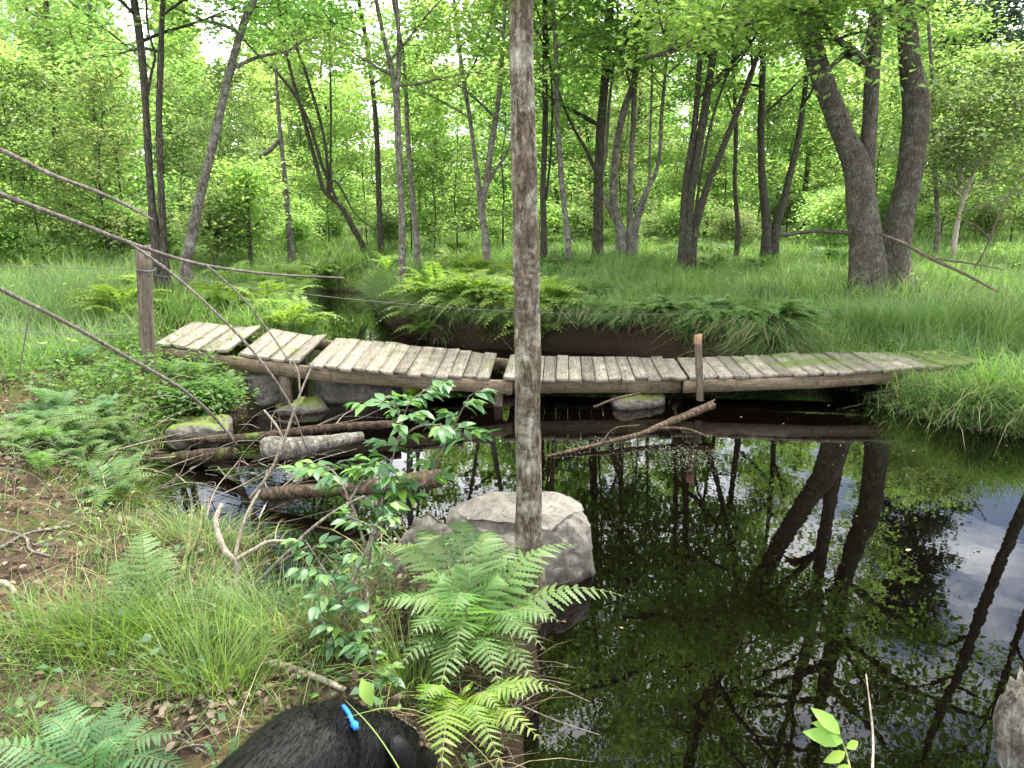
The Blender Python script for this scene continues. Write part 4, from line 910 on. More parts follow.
place_ferns([(0, 340, 140, 440), (60, 370, 200, 420), (0, 400, 130, 470)], 'd', 26, .32, .75, 'fern on the left bank in front of the fence post', 'ferns on the left bank', rx)
place_ferns([(110, 425, 215, 470)], 'd', 7, .35, .6, 'fern drooping over the rotten log', 'ferns over the rotten log', rx)
place_ferns([(30, 340, 140, 400)], 'u', 10, .35, .7, 'bluish fern under the low dead branch on the left', 'bluish ferns on the left', rx)
place_ferns([(540, 235, 700, 262), (700, 240, 860, 262)], 'm', 30, .9, 1.4, 'dark green fern in the clearing below the dark maple clumps', 'ferns below the maple clumps', rx)
place_ferns([(400, 318, 500, 342), (505, 322, 560, 342)], 'b', 26, 1.0, 1.6, 'bright fern spilling over the undercut bank behind the middle gap', 'bright ferns on the undercut bank', rx, lift=.12, clear=.1)
place_ferns([(560, 318, 800, 342)], 'm', 14, .8, 1.3, 'fern spilling over the undercut bank on both sides of the stake', 'ferns on the undercut bank', rx, lift=.12, clear=.1)
place_ferns([(140, 345, 235, 400)], 'd', 7, .35, .6, 'loose fern under the left end of the footbridge', 'ferns under the left bridge end', rx, clear=-.6)
place_ferns([(540, 250, 660, 290)], 'm', 14, .8, 1.3, 'fern in the long grass right of the slim foreground tree', 'ferns in the long grass', rx)
place_ferns([(0, 225, 150, 262), (60, 235, 250, 262)], 'b', 22, .9, 1.4, 'fern in the light at the foot of the left thicket', 'ferns at the foot of the left thicket', rx)
place_ferns([(385, 240, 510, 262), (600, 228, 700, 240)], 'b', 14, .8, 1.2, 'small bright fern at the foot of the trees in the middle', 'small ferns in the middle', rx)
for lst in protos.values():
    for pr in lst:
        if not pr['used']: bpy.data.objects.remove(pr['o'])

# ------------------------------------------------------------------ grasses and ground cover
def land_pts(n, fx, smin, rx, keep=None):
    x, y = fx(n); sd = sdist(x, y); ok = sd > smin
    if keep is not None: ok &= keep(x, y, sd, len(x))
    return x[ok], y[ok], sd[ok]
def lobe(x, y, s, seed): return noise2(x, y, s, seed)
rx = np.random.default_rng(404)
def fx(n):
    y = 6.2*(34/6.2)**(rx.random(n)**.95); x = rx.uniform(-1, 1, n)*(.80*y+1.2); return x, y
x, y, sd = land_pts(230000, fx, .03, rx, lambda x, y, sd, n: (rx.random(n) < .25+.95*sstep(.3, .6, lobe(x, y, .55, 21))))
ok = (sdist(x, y, DECK) > .1) & ~((sd < .12) & (y > 8.6) & (y < 13) & (x > -2)) & ~((x > -4.2) & (x < -1.9) & (y < 7.4)); x, y, sd = x[ok], y[ok], sd[ok]
h = (.04+.34*lobe(x, y, .5, 22)+.42*lobe(x, y, 1.9, 24))*rx.uniform(.5, 1.3, len(x))*(1-.35*sstep(16, 30, y)); w = (.0036+.00062*y)*rx.uniform(.7, 1.3, len(x))
az = lobe(x, y, .8, 23)*9+rx.normal(0, 1.1, len(x))
mb = MB(); blades(mb, np.stack([x, y, ground(x, y)-.02], -1), h, w, az, rx.uniform(.05, .45, len(x)), rx.uniform(.1, .85, len(x)))
tag(mb.build('meadow_grass', M['grass']), 'long fine grass covering the meadow beyond the footbridge', 'grass', kind='stuff')
# overhanging edges
n = 60000; k10 = rx.integers(0, len(WATER), n); t = rx.random(n); q0 = WATER[k10]; q1 = WATER[(k10+1) % len(WATER)]
ex = q0+(q1-q0)*t[:, None]+rx.normal(0, .22, (n, 2)); x, y = ex[:, 0], ex[:, 1]; sd = sdist(x, y)
seglen = np.linalg.norm(q1-q0, axis=1)
ok = (sd > -.02) & (sd < .45) & (rx.random(n) < np.clip(seglen, 0, 1.5)/1.5) & (y > 5.0) & (y < 18) & ((x > -2.4) | (y > 9) | (rx.random(n) < .35))
x, y, sd = x[ok], y[ok], sd[ok]; e = .05
gx = -(sdist(x+e, y)-sdist(x-e, y)); gy = -(sdist(x, y+e)-sdist(x, y-e))
right = (x > 2.8) & (y < 8.5)
ok = ~((y > 8.8) & (y < 13) & (x > -2) & ((rx.random(len(x)) < .45) | (sd < .06))); x, y, sd, gx, gy = x[ok], y[ok], sd[ok], gx[ok], gy[ok]; right = right[ok]
h = np.where(right, rx.uniform(.15, .38, len(x)), rx.uniform(.2, .5, len(x)))*np.where(sdist(x, y, DECK) < .05, .4, 1)*np.where((x < -1.8) & (y < 8.5), .5, 1); az = np.arctan2(gy, gx)+rx.normal(0, .9, len(x))
mb = MB(); blades(mb, np.stack([x, y, ground(x, y)-.03], -1), h, (.004+.0005*y)*rx.uniform(.7, 1.3, len(x)), az, rx.uniform(.05, .6, len(x)), rx.uniform(.3, 1.25, len(x)))
tag(mb.build('bank_grass', M['grass']), 'grass drooping over the edges of the pond and stream', 'grass', kind='stuff')
# right bank tuft at the end of the deck
def fx(n): return rx.uniform(3.4, 7.0, n), rx.uniform(5.6, 9.6, n)
x, y, sd = land_pts(16000, fx, .0, rx, lambda x, y, sd, n: rx.random(n) < np.where(sdist(x, y, DECK) < .05, .15+.5*(x > 4.5), 1)*np.where((y < 7.3) & (x < 4.3), .5, 1))
mb = MB(); blades(mb, np.stack([x, y, ground(x, y)-.02], -1), rx.uniform(.15, .5, len(x))*(.45+noise2(x, y, 1.6, 83))*np.where((y < 7.4) & (x < 4.7), .6, 1.25), rx.uniform(.004, .009, len(x)), rx.random(len(x))*6.28, rx.uniform(.05, .4, len(x)), rx.uniform(.2, 1.1, len(x)))
tag(mb.build('tall_grass', M['grass']), 'tall grass swallowing the right end of the footbridge', 'grass', kind='stuff')
n = 2600; t = rx.random(n); q0 = np.array([(6.4, 5.3), (5.0, 5.8), (4.45, 5.95), (4.05, 6.3), (3.8, 6.9)]); k10 = np.minimum((t*4).astype(int), 3); f10 = t*4-k10
P = np.zeros((n, 3)); P[:, :2] = q0[k10]*(1-f10[:, None])+q0[k10+1]*f10[:, None]; P[:, 0] += rx.normal(0, .12, n)+.05; P[:, 1] += np.abs(rx.normal(0, .28, n))+.02; P[:, 2] = ground(P[:, 0], P[:, 1])-.03
mb = MB(); hs = rx.uniform(.16, .5, n)*(.5+noise2(P[:, 0], P[:, 1], 2.2, 81)); dry = rx.random(n) < .07
blades(mb, P[~dry], hs[~dry], rx.uniform(.004, .009, (~dry).sum()), -1.9+rx.normal(0, .9, (~dry).sum()), rx.uniform(.05, .6, (~dry).sum()), rx.uniform(.5, 1.5, (~dry).sum()), 0)
blades(mb, P[dry], hs[dry]*1.1, rx.uniform(.002, .005, dry.sum()), -1.9+rx.normal(0, .9, dry.sum()), rx.uniform(.2, .8, dry.sum()), rx.uniform(.9, 1.8, dry.sum()), 1)
tag(mb.build('overhanging_grass', [M['grass'], M['grass_dry']]), 'grass hanging over the water at the right end of the footbridge', 'grass', kind='stuff')
n = 11000; t = rx.random(n); q0 = np.array([(3.2, 8.5), (2.9, 8.7), (2.1, 9.4), (1.2, 10.0), (.4, 10.2), (-.4, 10.3), (-1.2, 10.7), (-2.0, 12.2), (-2.6, 14)]); m_ = len(q0)-1; k10 = np.minimum((t*m_).astype(int), m_-1); f10 = (t*m_-k10)[:, None]
xy = q0[k10]*(1-f10)+q0[k10+1]*f10+rx.normal(0, .03, (n, 2)); nrm2 = q0[k10+1]-q0[k10]; nrm2 = unit(np.stack([-nrm2[:, 1], nrm2[:, 0]], -1))
nrm2 = np.where((sdist(*(xy+nrm2*.2).T) > sdist(*(xy-nrm2*.2).T))[:, None], nrm2, -nrm2); xy = xy+nrm2*rx.uniform(.08, .34, n)[:, None]; dens = noise2(xy[:, 0], xy[:, 1], 1.6, 87)
ok = rx.random(n) < .45+1.2*sstep(.35, .6, dens); xy, nrm2 = xy[ok], nrm2[ok]; n = len(xy); dry = rx.random(n) < .2; P = np.column_stack([xy, ground(xy[:, 0], xy[:, 1])-.01]); az = np.arctan2(-nrm2[:, 1], -nrm2[:, 0])+rx.normal(0, .95, n); mb = MB()
for m_, mi in ((~dry, 0), (dry, 1)):
    k = int(m_.sum()); blades(mb, P[m_], rx.uniform(.15, .68, k), rx.uniform(.005, .013, k), az[m_], rx.uniform(.15, .6, k), rx.uniform(1.0, 1.9, k), mi)
tag(mb.build('hanging_grass', [M['grass'], M['grass_dry']]), 'green and dead grass hanging over the dark undercut bank behind the footbridge', 'grass', kind='stuff')
# near bank: patches of green and dry blades
def near(n): 
    y = rx.uniform(.9, 7.0, n); x = rx.uniform(-1, .25, n)*(.85*y+.8); return x, y
x, y, sd = land_pts(60000, near, .02, rx, lambda x, y, sd, n: (rx.random(n) < .07+.45*sstep(.52, .7, lobe(x, y, 1.1, 31))+.3*sstep(4, 6, y)) & (x < .0))
mb = MB(); blades(mb, np.stack([x, y, ground(x, y)-.015], -1), rx.uniform(.06, .22, len(x)), rx.uniform(.0022, .0055, len(x)), rx.random(len(x))*6.28, rx.uniform(.1, .7, len(x)), rx.uniform(.2, 1.1, len(x)))
tag(mb.build('near_grass', M['grass_near']), 'patchy short grass on the near bank', 'grass', kind='stuff')
x, y, sd = land_pts(17000, near, .03, rx, lambda x, y, sd, n: (rx.random(n) < .05+.4*sstep(.55, .7, lobe(x, y, 1.6, 41))+.22*(sd < .4)) & (x < .1))
mb = MB(); blades(mb, np.stack([x, y, ground(x, y)-.01], -1), rx.uniform(.06, .24, len(x)), rx.uniform(.0018, .004, len(x)), rx.random(len(x))*6.28, rx.uniform(.3, 1.2, len(x)), rx.uniform(.5, 1.5, len(x)))
tag(mb.build('dry_grass', M['grass_dry']), 'dead straw coloured grass matted along the near bank', 'grass', kind='stuff')
x, y, sd = land_pts(34000, near, .05, rx, lambda x, y, sd, n: (rx.random(n) < .15+.85*sstep(.45, .62, lobe(x, y, .9, 51))) & (x < .35))
P = np.stack([x, y, ground(x, y)+rx.uniform(.002, .02, len(x))], -1)
mb = MB(); broadleaf(mb, P+[0, 0, .006], UPV+rx.normal(size=P.shape)*.4, rx.normal(size=P.shape), rx.uniform(.018, .048, len(x)), .55)
tag(mb.build('leaf_litter', M['litter']), 'brown fallen leaves strewn over the near bank', 'leaf litter', kind='stuff')
mb = MB(); x, y, sd = land_pts(500, near, .02, rx)
for a, b in zip(x[:230], y[:230]):
    az = rx.random()*6.28; l = rx.uniform(.06, .28); d = np.array([math.cos(az), math.sin(az)])*l/2
    pts = [(a-d[0], b-d[1], g1(a-d[0], b-d[1])+.006), (a+rx.normal(0, .01), b+rx.normal(0, .01), g1(a, b)+rx.uniform(.006, .03)), (a+d[0], b+d[1], g1(a+d[0], b+d[1])+.008)]
    tube(mb, pts, [.0035, .003, .0015], 5, 6)
tag(mb.build('twig_litter', M['twig'], smooth=True), 'small dead twigs strewn over the near bank', 'twig litter', kind='stuff')
def cover(n, f, seed, hgt, size, mat, name, label, keep):
    x, y, sd = land_pts(n, f, .06, rx, keep)
    per = 7; X_ = np.repeat(x, per)+rx.normal(0, .05, len(x)*per); Y_ = np.repeat(y, per)+rx.normal(0, .05, len(x)*per)
    hh = np.repeat(rx.uniform(.3, 1, len(x))*hgt, per)*rx.uniform(.3, 1, len(X_))
    P = np.stack([X_, Y_, ground(X_, Y_)+hh], -1); mb = MB()
    leaves(mb, P, UPV+rx.normal(size=P.shape)*.4, rx.normal(size=P.shape)*[1, 1, .3], rx.uniform(.6, 1.3, len(X_))*size, .6, .08)
    tag(mb.build(name, M[mat]), label, 'ground cover', kind='stuff')
cover(4200, near, 1, .22, .035, 'leaf_shrub', 'ground_cover', 'small leafy herbs covering parts of the near bank', lambda x, y, sd, n: (rx.random(n) < .04+.8*sstep(.5, .66, lobe(x, y, 1.0, 61))*sstep(2.5, 4, y)) & (x < .2))
def mid(n):
    y = rx.uniform(5.5, 30, n); return rx.uniform(-1, 1, n)*(.8*y+1), y
cover(15000, mid, 2, .35, .055, 'leaf_bright', 'undergrowth', 'low leafy undergrowth mixed into the meadow', lambda x, y, sd, n: rx.random(n) < .05+.6*sstep(.55, .7, lobe(x, y, .4, 71)))
def under(n): return rx.uniform(-4.2, -2.3, n), rx.uniform(5.6, 7.6, n)
cover(320, under, 3, .3, .06, 'leaf_shaded', 'shade_herbs', 'leafy herbs coloured dark for the shade under the left end of the footbridge', lambda x, y, sd, n: rx.random(n) < .9)
mb = MB()
for k11 in range(150):
    x0 = rx.uniform(-3.3, -1.5); y0 = rx.uniform(3.9, 6.4); z0 = max(g1(x0, y0), -.02)+rx.uniform(0, .10); az = rx.normal(.2, .8); l = rx.uniform(.15, .65); el = rx.normal(.12, .25)
    a = np.array([x0, y0, z0]); b = a+np.array([math.cos(az)*math.cos(el), math.sin(az)*math.cos(el), math.sin(el)])*l; r0 = rx.uniform(.0025, .006)
    tube(mb, [a, (a+b)/2+rx.normal(0, .04, 3), b], [r0, r0*.8, r0*.3], 5, 8, mat=int(rx.integers(0, 3)))
tag(mb.build('twig_tangle', [M['twig'], M['twig_dark'], M['twig_pale']], smooth=True), 'tangle of dead twigs along the left shore around the logs', 'twigs', kind='stuff')
def shore(n): return rx.uniform(-3.4, -1.2, n), rx.uniform(3.7, 6.4, n)
x, y, sd = land_pts(6000, shore, -.04, rx, lambda x, y, sd, n: (sd < .6) & (rx.random(n) < .12+.8*sstep(.45, .6, lobe(x, y, 2.0, 91))))
dry = rx.random(len(x)) < .3; P = np.stack([x, y, ground(x, y)-.01], -1); mb = MB()
for m_, mi in ((~dry, 0), (dry, 1)):
    n = int(m_.sum()); blades(mb, P[m_], rx.uniform(.07, .22, n), rx.uniform(.0025, .006, n), rx.normal(.3, 1.2, n), rx.uniform(.1, .7, n), rx.uniform(.5, 1.6, n), mi)
tag(mb.build('shore_grass', [M['grass_near'], M['grass_dry']]), 'mixed green and dead grass hanging over the left shore', 'grass', kind='stuff')
bu = proto_tree('bush', 'leafy bush coloured dark for the shade under the left end of the footbridge', 'bush', None, .62, .008, .08, 8, .5, .085, 5, 'twig_dark', 'leaf_shaded', 611, (0, 50), ('stem', 'foliage'), 3)
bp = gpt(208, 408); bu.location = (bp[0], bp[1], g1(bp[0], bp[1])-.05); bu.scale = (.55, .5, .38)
# floating specks
n = 1500; t = rx.random(n); c0 = np.array([at_z(560, 452, 0), at_z(620, 441, 0), at_z(700, 455, 0), at_z(660, 470, 0)]); 
i0 = rx.integers(0, 3, n); P = c0[i0]*(1-t[:, None])+c0[i0+1]*t[:, None]+rx.normal(size=(n, 3))*[.16, .09, 0]; P[:, 2] = .004
P2 = np.stack([rx.uniform(-1.5, 4.5, 220), rx.uniform(3.5, 7, 220), np.full(220, .004)], -1); P = np.concatenate([P, P2]); ok = sdist(P[:, 0], P[:, 1]) < -.1; P = P[ok]
mb = MB(); leaves(mb, P, np.tile(UPV, (len(P), 1)), rx.normal(size=P.shape)*[1, 1, 0], rx.uniform(.004, .014, len(P)), .7, 0)
nl = 260; P3 = np.stack([rx.uniform(-2.5, 4.5, nl), rx.uniform(2.0, 7.5, nl), np.full(nl, .005)], -1); sd3 = sdist(P3[:, 0], P3[:, 1]); P3 = P3[(sd3 < -.03) & (rx.random(nl) < np.exp(sd3*1.6))]
broadleaf(mb, P3, np.tile(UPV, (len(P3), 1))+rx.normal(0, .04, P3.shape), rx.normal(size=P3.shape)*[1, 1, 0], rx.uniform(.02, .05, len(P3)), .55, 1)
tag(mb.build('floating_debris', [M['scum'], M['litter']]), 'pale specks of debris floating on the pond', 'debris', kind='stuff')
# distinct tufts on the near bank
def tuft(label, px, py, n, h, spread, mat, group=None, name='grass_tuft'):
    p = gpt(px, py); P = np.stack([p[0]+rx.normal(0, spread, n), p[1]+rx.normal(0, spread*.7, n), np.zeros(n)], -1); P[:, 2] = ground(P[:, 0], P[:, 1])-.02
    mb = MB(); o2 = P[:, :2]-p[:2]; az = np.arctan2(o2[:, 1], o2[:, 0])+rx.normal(0, .7, n)
    blades(mb, P, rx.uniform(.5, 1.1, n)*h, rx.uniform(.003, .0062, n), az, rx.uniform(.05, .5, n), rx.uniform(.1, .9, n))
    tag(mb.build(name, M[mat], loc=(p[0], p[1], g1(p[0], p[1]))), label, 'grass', group)
tuft('tuft of fresh long grass below the upright fern on the left bank', 105, 650, 420, .36, .10, 'grass_near')
tuft('wide tuft of thin grass between the upright fern and the puddle', 195, 645, 420, .42, .12, 'grass_near')
tuft('bright upright tuft of grass left of the peeled stick', 215, 688, 300, .34, .09, 'grass_near')
tuft('tuft of grass with long arching blades beside the puddle', 278, 640, 320, .40, .10, 'grass')
tuft('arching grass tuft left of the big fern by the shrub stem', 412, 690, 160, .40, .06, 'grass_near')
tuft('grass tuft hanging over the notch of water left of the shrub', 205, 545, 220, .30, .12, 'grass')
tuft('low grass tuft at the foot of the rotten log', 132, 500, 260, .2, .09, 'grass_near')
tuft('short tuft of grass by the left edge of the bank', 40, 640, 260, .24, .12, 'grass_near')
tuft('trampled yellowish tuft right behind the dog', 330, 640, 260, .22, .10, 'grass_dry')
# sword leaved plant on the right bank
p = gpt(985, 402); mb = MB(); n = 9; blades(mb, np.tile(p, (n, 1))+rx.normal(0, .025, (n, 3))*[1, 1, 0], rx.uniform(.35, .6, n), rx.uniform(.018, .03, n), rx.random(n)*6.28, rx.uniform(.02, .2, n), rx.uniform(0, .25, n))
tag(mb.build('iris', M['leaf_lime'], loc=p), 'upright yellow green sword leaved plant on the right bank', 'plant')

# ------------------------------------------------------------------ leafy shrub and sprig
def shrub(name, label, cat, stems, lsize, mat, seed, per=3, base_part='stem', every=.034, bare=.25):
    rx = np.random.default_rng(seed); W = [[at_y(a, b, c) for a, b, c in s] for s in stems]
    base = W[0][0]; root = empty(name, base, label, cat); sm = MB(); lm = MB(); PP, NN, DD, SS = [], [], [], []
    for s in W:
        P, r = tube(sm, s, np.linspace(.006, .0022, len(s)), 6, len(s)*7, .08, seed)
        L = np.concatenate([[0], np.cumsum(np.linalg.norm(np.diff(P, axis=0), axis=1))]); a = L[-1]*bare
        while a < L[-1]:
            p = np.array([np.interp(a, L, P[:, q]) for q in range(3)]); k = min(np.searchsorted(L, a), len(P)-1); T = unit(P[k]-P[k-1])
            az = rx.random()*6.28; d = unit(np.array([math.cos(az), math.sin(az), .15])+T*.4); tl = rx.uniform(.04, .13)
            q = np.array([p, p+d*tl*.5+[0, 0, .008], p+d*tl]); tube(sm, q, [.002, .0015, .001], 4, 4, cap=False)
            for f in np.linspace(.35, 1, per):
                for sg in (-1, 1):
                    PP.append(p+d*tl*f); sd_ = np.cross(d, UPV)*sg; DD.append(d*.8+sd_*.9*(1.2-f)+rx.normal(0, .2, 3)-[0, 0, .15]); NN.append(UPV+rx.normal(0, .28, 3)); SS.append(lsize*rx.uniform(.6, 1.15))
            a += every*rx.uniform(.7, 1.4)
    broadleaf(lm, np.array(PP), np.array(NN), np.array(DD), np.array(SS), .5)
    sm.build(base_part, M['twig'], root, smooth=True); lm.build('foliage', M[mat], root)
    return root
shrub('leafy_shrub', 'leafy shrub with blue green leaves leaning out over the water in front of the bridge', 'shrub',
    [[(372, 640, 2.62), (366, 590, 2.72), (378, 520, 2.9), (398, 440, 3.05), (412, 400, 3.15), (440, 382, 3.2)], [(398, 442, 3.05), (420, 426, 3.0), (452, 428, 3.0), (472, 440, 2.95)], [(405, 420, 3.1), (390, 408, 3.15), (372, 404, 3.2)],
     [(370, 560, 2.78), (346, 492, 2.95), (322, 466, 3.1), (300, 472, 3.1)], [(350, 500, 2.92), (370, 470, 3.0), (392, 458, 3.0)], [(374, 540, 2.85), (402, 496, 3.0), (430, 478, 3.1), (440, 460, 3.1)], [(430, 470, 3.1), (445, 445, 3.1), (462, 410, 3.1), (470, 395, 3.1)]], .082, 'leaf_shrub', 71, bare=.38)
shrub('leafy_shrub', 'lower leafy shrub between the dog and the puddle', 'shrub',
    [[(350, 700, 2.35), (348, 650, 2.45), (340, 600, 2.55), (318, 560, 2.65), (305, 540, 2.7)], [(348, 650, 2.45), (362, 620, 2.45), (370, 590, 2.5)], [(345, 640, 2.45), (325, 625, 2.45), (312, 600, 2.5)], [(345, 600, 2.55), (362, 560, 2.6), (372, 530, 2.65), (345, 515, 2.7)], [(352, 690, 2.3), (372, 668, 2.25), (378, 640, 2.25)]], .062, 'leaf_shrub', 73, bare=.12)
def sprig(name, label, stem, lf, mat, size, sr=.004):
    W = [np.array(s) if len(s) == 3 and abs(s[0]) < 20 else at_y(*s) for s in stem]; root = empty(name, W[0], label, 'plant'); mb = MB(); tube(mb, W, np.linspace(sr, sr*.5, len(W)), 6, 20); mb.build('stem', M['stem'], root, smooth=True)
    for a, b, c, da, db in lf:
        p = at_y(a, b, c); q = at_y(a+da, b+db, c-.03); m = MB(); broadleaf(m, p[None], np.array([[.1, -.75, .65]]), (q-p)[None], np.array([np.linalg.norm(q-p)*.85]), .5); m.build('leaf', M[mat], root)
sprig('sprig', 'bright lime green sprig with a few leaves rising before the dark water', [(.74, 1.1, .2), (858, 800, 1.45), (850, 768, 1.55), (845, 748, 1.6), (836, 728, 1.62)],
      [(843, 742, 1.6, -28, -12), (840, 734, 1.6, -4, -22), (846, 748, 1.58, 18, -4), (845, 752, 1.58, -20, 12), (838, 728, 1.62, -14, -6), (849, 765, 1.55, -14, 12)], 'leaf_lime', .05)
sprig('sprig', 'single lime coloured leaf shoot standing right behind the dog', [gpt(372, 716), at_y(368, 702, 1.7), at_y(360, 688, 1.72)], [(372, 706, 1.68, -10, -22)], 'leaf_lime', .05, .003)
mb = MB(); tw = [np.array([.80, 1.12, .2]), at_y(872, 790, 1.45), at_y(873, 735, 1.58), at_y(866, 674, 1.66)]; tube(mb, tw, [.004, .0035, .0028, .0015], 6, 24, .1); tag(mb.build('twig', M['twig_pale'], smooth=True, loc=tw[0]), 'thin bare pale twig standing beside the lime green sprig', 'twig')
wood_thing('twig', 'thin dead twigs arching out over the water beside the drooping fern', 'twig', 'twig', [[(500, 730, 2.0, 3), (530, 690, 2.1, 2.6), (560, 690, 2.1, 2), (590, 702, 2.1, 1.5)], [(520, 705, 2.05, 2), (560, 722, 2.0, 1.8), (600, 735, 1.98, 1.2)], [(515, 690, 2.1, 2), (540, 680, 2.15, 1.6), (570, 685, 2.15, 1.2)]], 5, .1, 31)

# ------------------------------------------------------------------ the dog
def blob_mesh(chains, vox, smooth_it):
    mb = MB()
    for pts, rad in chains:
        P, r = smoothline(np.array(pts, float), np.array(rad, float), max(8, len(pts)*6))
        tube(mb, P, r, 16, len(P))
        for e in (0, -1):      # round ends
            u = np.linspace(0, math.pi, 9); v = np.linspace(0, 2*math.pi, 14, endpoint=False); U, Vv = np.meshgrid(u, v, indexing='ij')
            Sx = np.stack([np.sin(U)*np.cos(Vv), np.sin(U)*np.sin(Vv), np.cos(U)], -1)*r[e]+P[e]; a = np.arange(8)[:, None]*14; b = np.arange(14)[None]
            mb.add(Sx, np.stack([a+b, a+(b+1) % 14, a+14+(b+1) % 14, a+14+b], -1))
    o = mb.build('blob', M['coat'])
    m = o.modifiers.new('r', 'REMESH'); m.mode = 'VOXEL'; m.voxel_size = vox; m.use_smooth_shade = True
    m = o.modifiers.new('s', 'SMOOTH'); m.factor = .6; m.iterations = smooth_it
    dg = bpy.context.evaluated_depsgraph_get(); me = bpy.data.meshes.new_from_object(o.evaluated_get(dg)); bpy.data.objects.remove(o)
    me.polygons.foreach_set('use_smooth', np.ones(len(me.polygons), bool)); return me
dg0 = np.zeros(3)
for yy in np.arange(1.0, 1.7, .01):     # stand the dog where its shoulders belong
    q9 = at_y(302, 708, yy)
    if q9[2]-g1(q9[0], yy) <= .552: dg0[:] = (q9[0], yy, g1(q9[0], yy)); break
ax = unit(np.array([.50, .86, 0])); sx2 = np.array([ax[1], -ax[0], 0])      # forward, right
def dp(f, r, z): return dg0+ax*f+sx2*r+UPV*z
ch = [([dp(-.52, 0, .44), dp(-.36, 0, .43), dp(-.15, 0, .42), dp(.02, 0, .43), dp(.10, .0, .43)], [.115, .135, .145, .15, .11]),
      ([dp(.02, 0, .44), dp(.10, .035, .425), dp(.16, .065, .40)], [.115, .098, .088]),
      ([dp(.15, .065, .40), dp(.20, .085, .375), dp(.25, .095, .345)], [.088, .084, .064]), ([dp(.24, .095, .335), dp(.31, .105, .265), dp(.35, .11, .23)], [.056, .043, .034]),
      ([dp(-.55, 0, .46), dp(-.72, -.03, .36), dp(-.85, -.05, .25)], [.035, .026, .012])]
for s_ in (-1, 1):
    ch.append(([dp(.03, .085*s_, .40), dp(.0, .09*s_, .26), dp(.02, .09*s_, .13), dp(.02, .09*s_, .03), dp(.06, .09*s_, .02)], [.075, .045, .03, .026, .03]))
    ch.append(([dp(-.46, .08*s_, .40), dp(-.40, .095*s_, .27), dp(-.54, .095*s_, .16), dp(-.52, .095*s_, .03), dp(-.47, .095*s_, .02)], [.095, .06, .03, .026, .03]))
me = blob_mesh(ch, .011, 6); me.name = 'dog'
dog = bpy.data.objects.new('dog', me); col.objects.link(dog); me.materials.clear(); me.materials.append(M['coat'])
me.transform(__import__('mathutils').Matrix.Translation(Vector(-dg0))); dog.location = dg0; dog.scale = (.92, .92, .92)
tag(dog, 'glossy black dog seen from behind with its head turned to the pond, blue collar tag', 'dog')
Vd = np.array([v.co for v in me.vertices]); Nd = np.array([v.normal for v in me.vertices]); pick = np.where(Nd[:, 2] > -.35)[0]; pick = rng.choice(pick, 26000)
Pf = Vd[pick]+rng.normal(0, .004, (len(pick), 3)); Nf = Nd[pick]; flow = unit(-ax*np.array([1, 1, 1])-UPV*.45+rng.normal(0, .18, Pf.shape)); flow = unit(flow-Nf*np.sum(flow*Nf, -1, keepdims=True))
dirf = unit(flow+Nf*.28); sidef = unit(np.cross(dirf, Nf))*.0011; lf_ = rng.uniform(.012, .024, (len(pick), 1)); mb = MB()
Vf = np.stack([Pf-sidef-Nf*.002, Pf+sidef-Nf*.002, Pf+dirf*lf_+sidef*.2, Pf+dirf*lf_-sidef*.2], 1).reshape(-1, 3); mb.add(Vf, np.arange(len(pick)*4).reshape(-1, 4))
fur = mb.build('fur', M['fur'], smooth=True); fur.parent = dog
def dchild(mb, name, mat): o = mb.build(name, M[mat], loc=dg0, smooth=True); o.parent = dog; o.location = (0, 0, 0); return o
for s_ in (-1, 1):
    mb = MB(); hc = dp(.185, .08, .415); r_ = unit(sx2+ax*-.25)*s_
    p0 = hc+r_*.055+UPV*.03; p1 = p0+r_*.038-UPV*.02; p2 = p0+r_*.045+ax*.03-UPV*.11
    tube(mb, [p0, p1, (p1+p2)/2+r_*.010, p2], [.026, .034, .034, .012], 10, 16, .05, 3)
    V = mb.v[-1]; ctr = V.mean(0); V += -np.outer((V-ctr)@r_, r_)*.45
    dchild(mb, 'ear', 'coat')
    mb = MB(); e_ = dp(.275, .10, .36)+sx2*s_*.047; th = np.linspace(0, math.pi, 7); tube(mb, [e_-[0, 0, .009], e_, e_+[0, 0, .009]], [.004, .011, .004], 10, 9); dchild(mb, 'eye', 'eye')
mb = MB(); tube(mb, [dp(.355, .11, .24), dp(.368, .112, .23), dp(.378, .114, .22)], [.012, .018, .008], 10, 8); dchild(mb, 'nose', 'nose')
mb = MB(); c_ = dp(.085, .03, .428); nx_ = unit(dp(.16, .065, .40)-dp(.02, 0, .44)); ua = unit(np.cross(nx_, UPV)); ub = np.cross(ua, nx_)
th = np.linspace(0, 2*math.pi, 33)
for o_ in (-.009, 0, .009): tube(mb, c_+nx_*o_+np.cos(th)[:, None]*ua*.098+np.sin(th)[:, None]*ub*.101, [.0055]*33, 6, 48, cap=False)
cl = dchild(mb, 'collar', 'strap_black')
th = np.radians(np.linspace(104, 66, 7)); arc = c_+np.cos(th)[:, None]*ua*.107+np.sin(th)[:, None]*ub*.110
mb = MB(); tube(mb, arc, [.0065]*7, 8, 14, .05); dchild(mb, 'buckle', 'collar')
mb = MB(); cq = arc[-1]; tube(mb, [cq-UPV*.004, cq+ua*.012+UPV*.004, cq+ua*.024], [.008, .0115, .007], 8, 10, .1); dchild(mb, 'tag', 'collar')
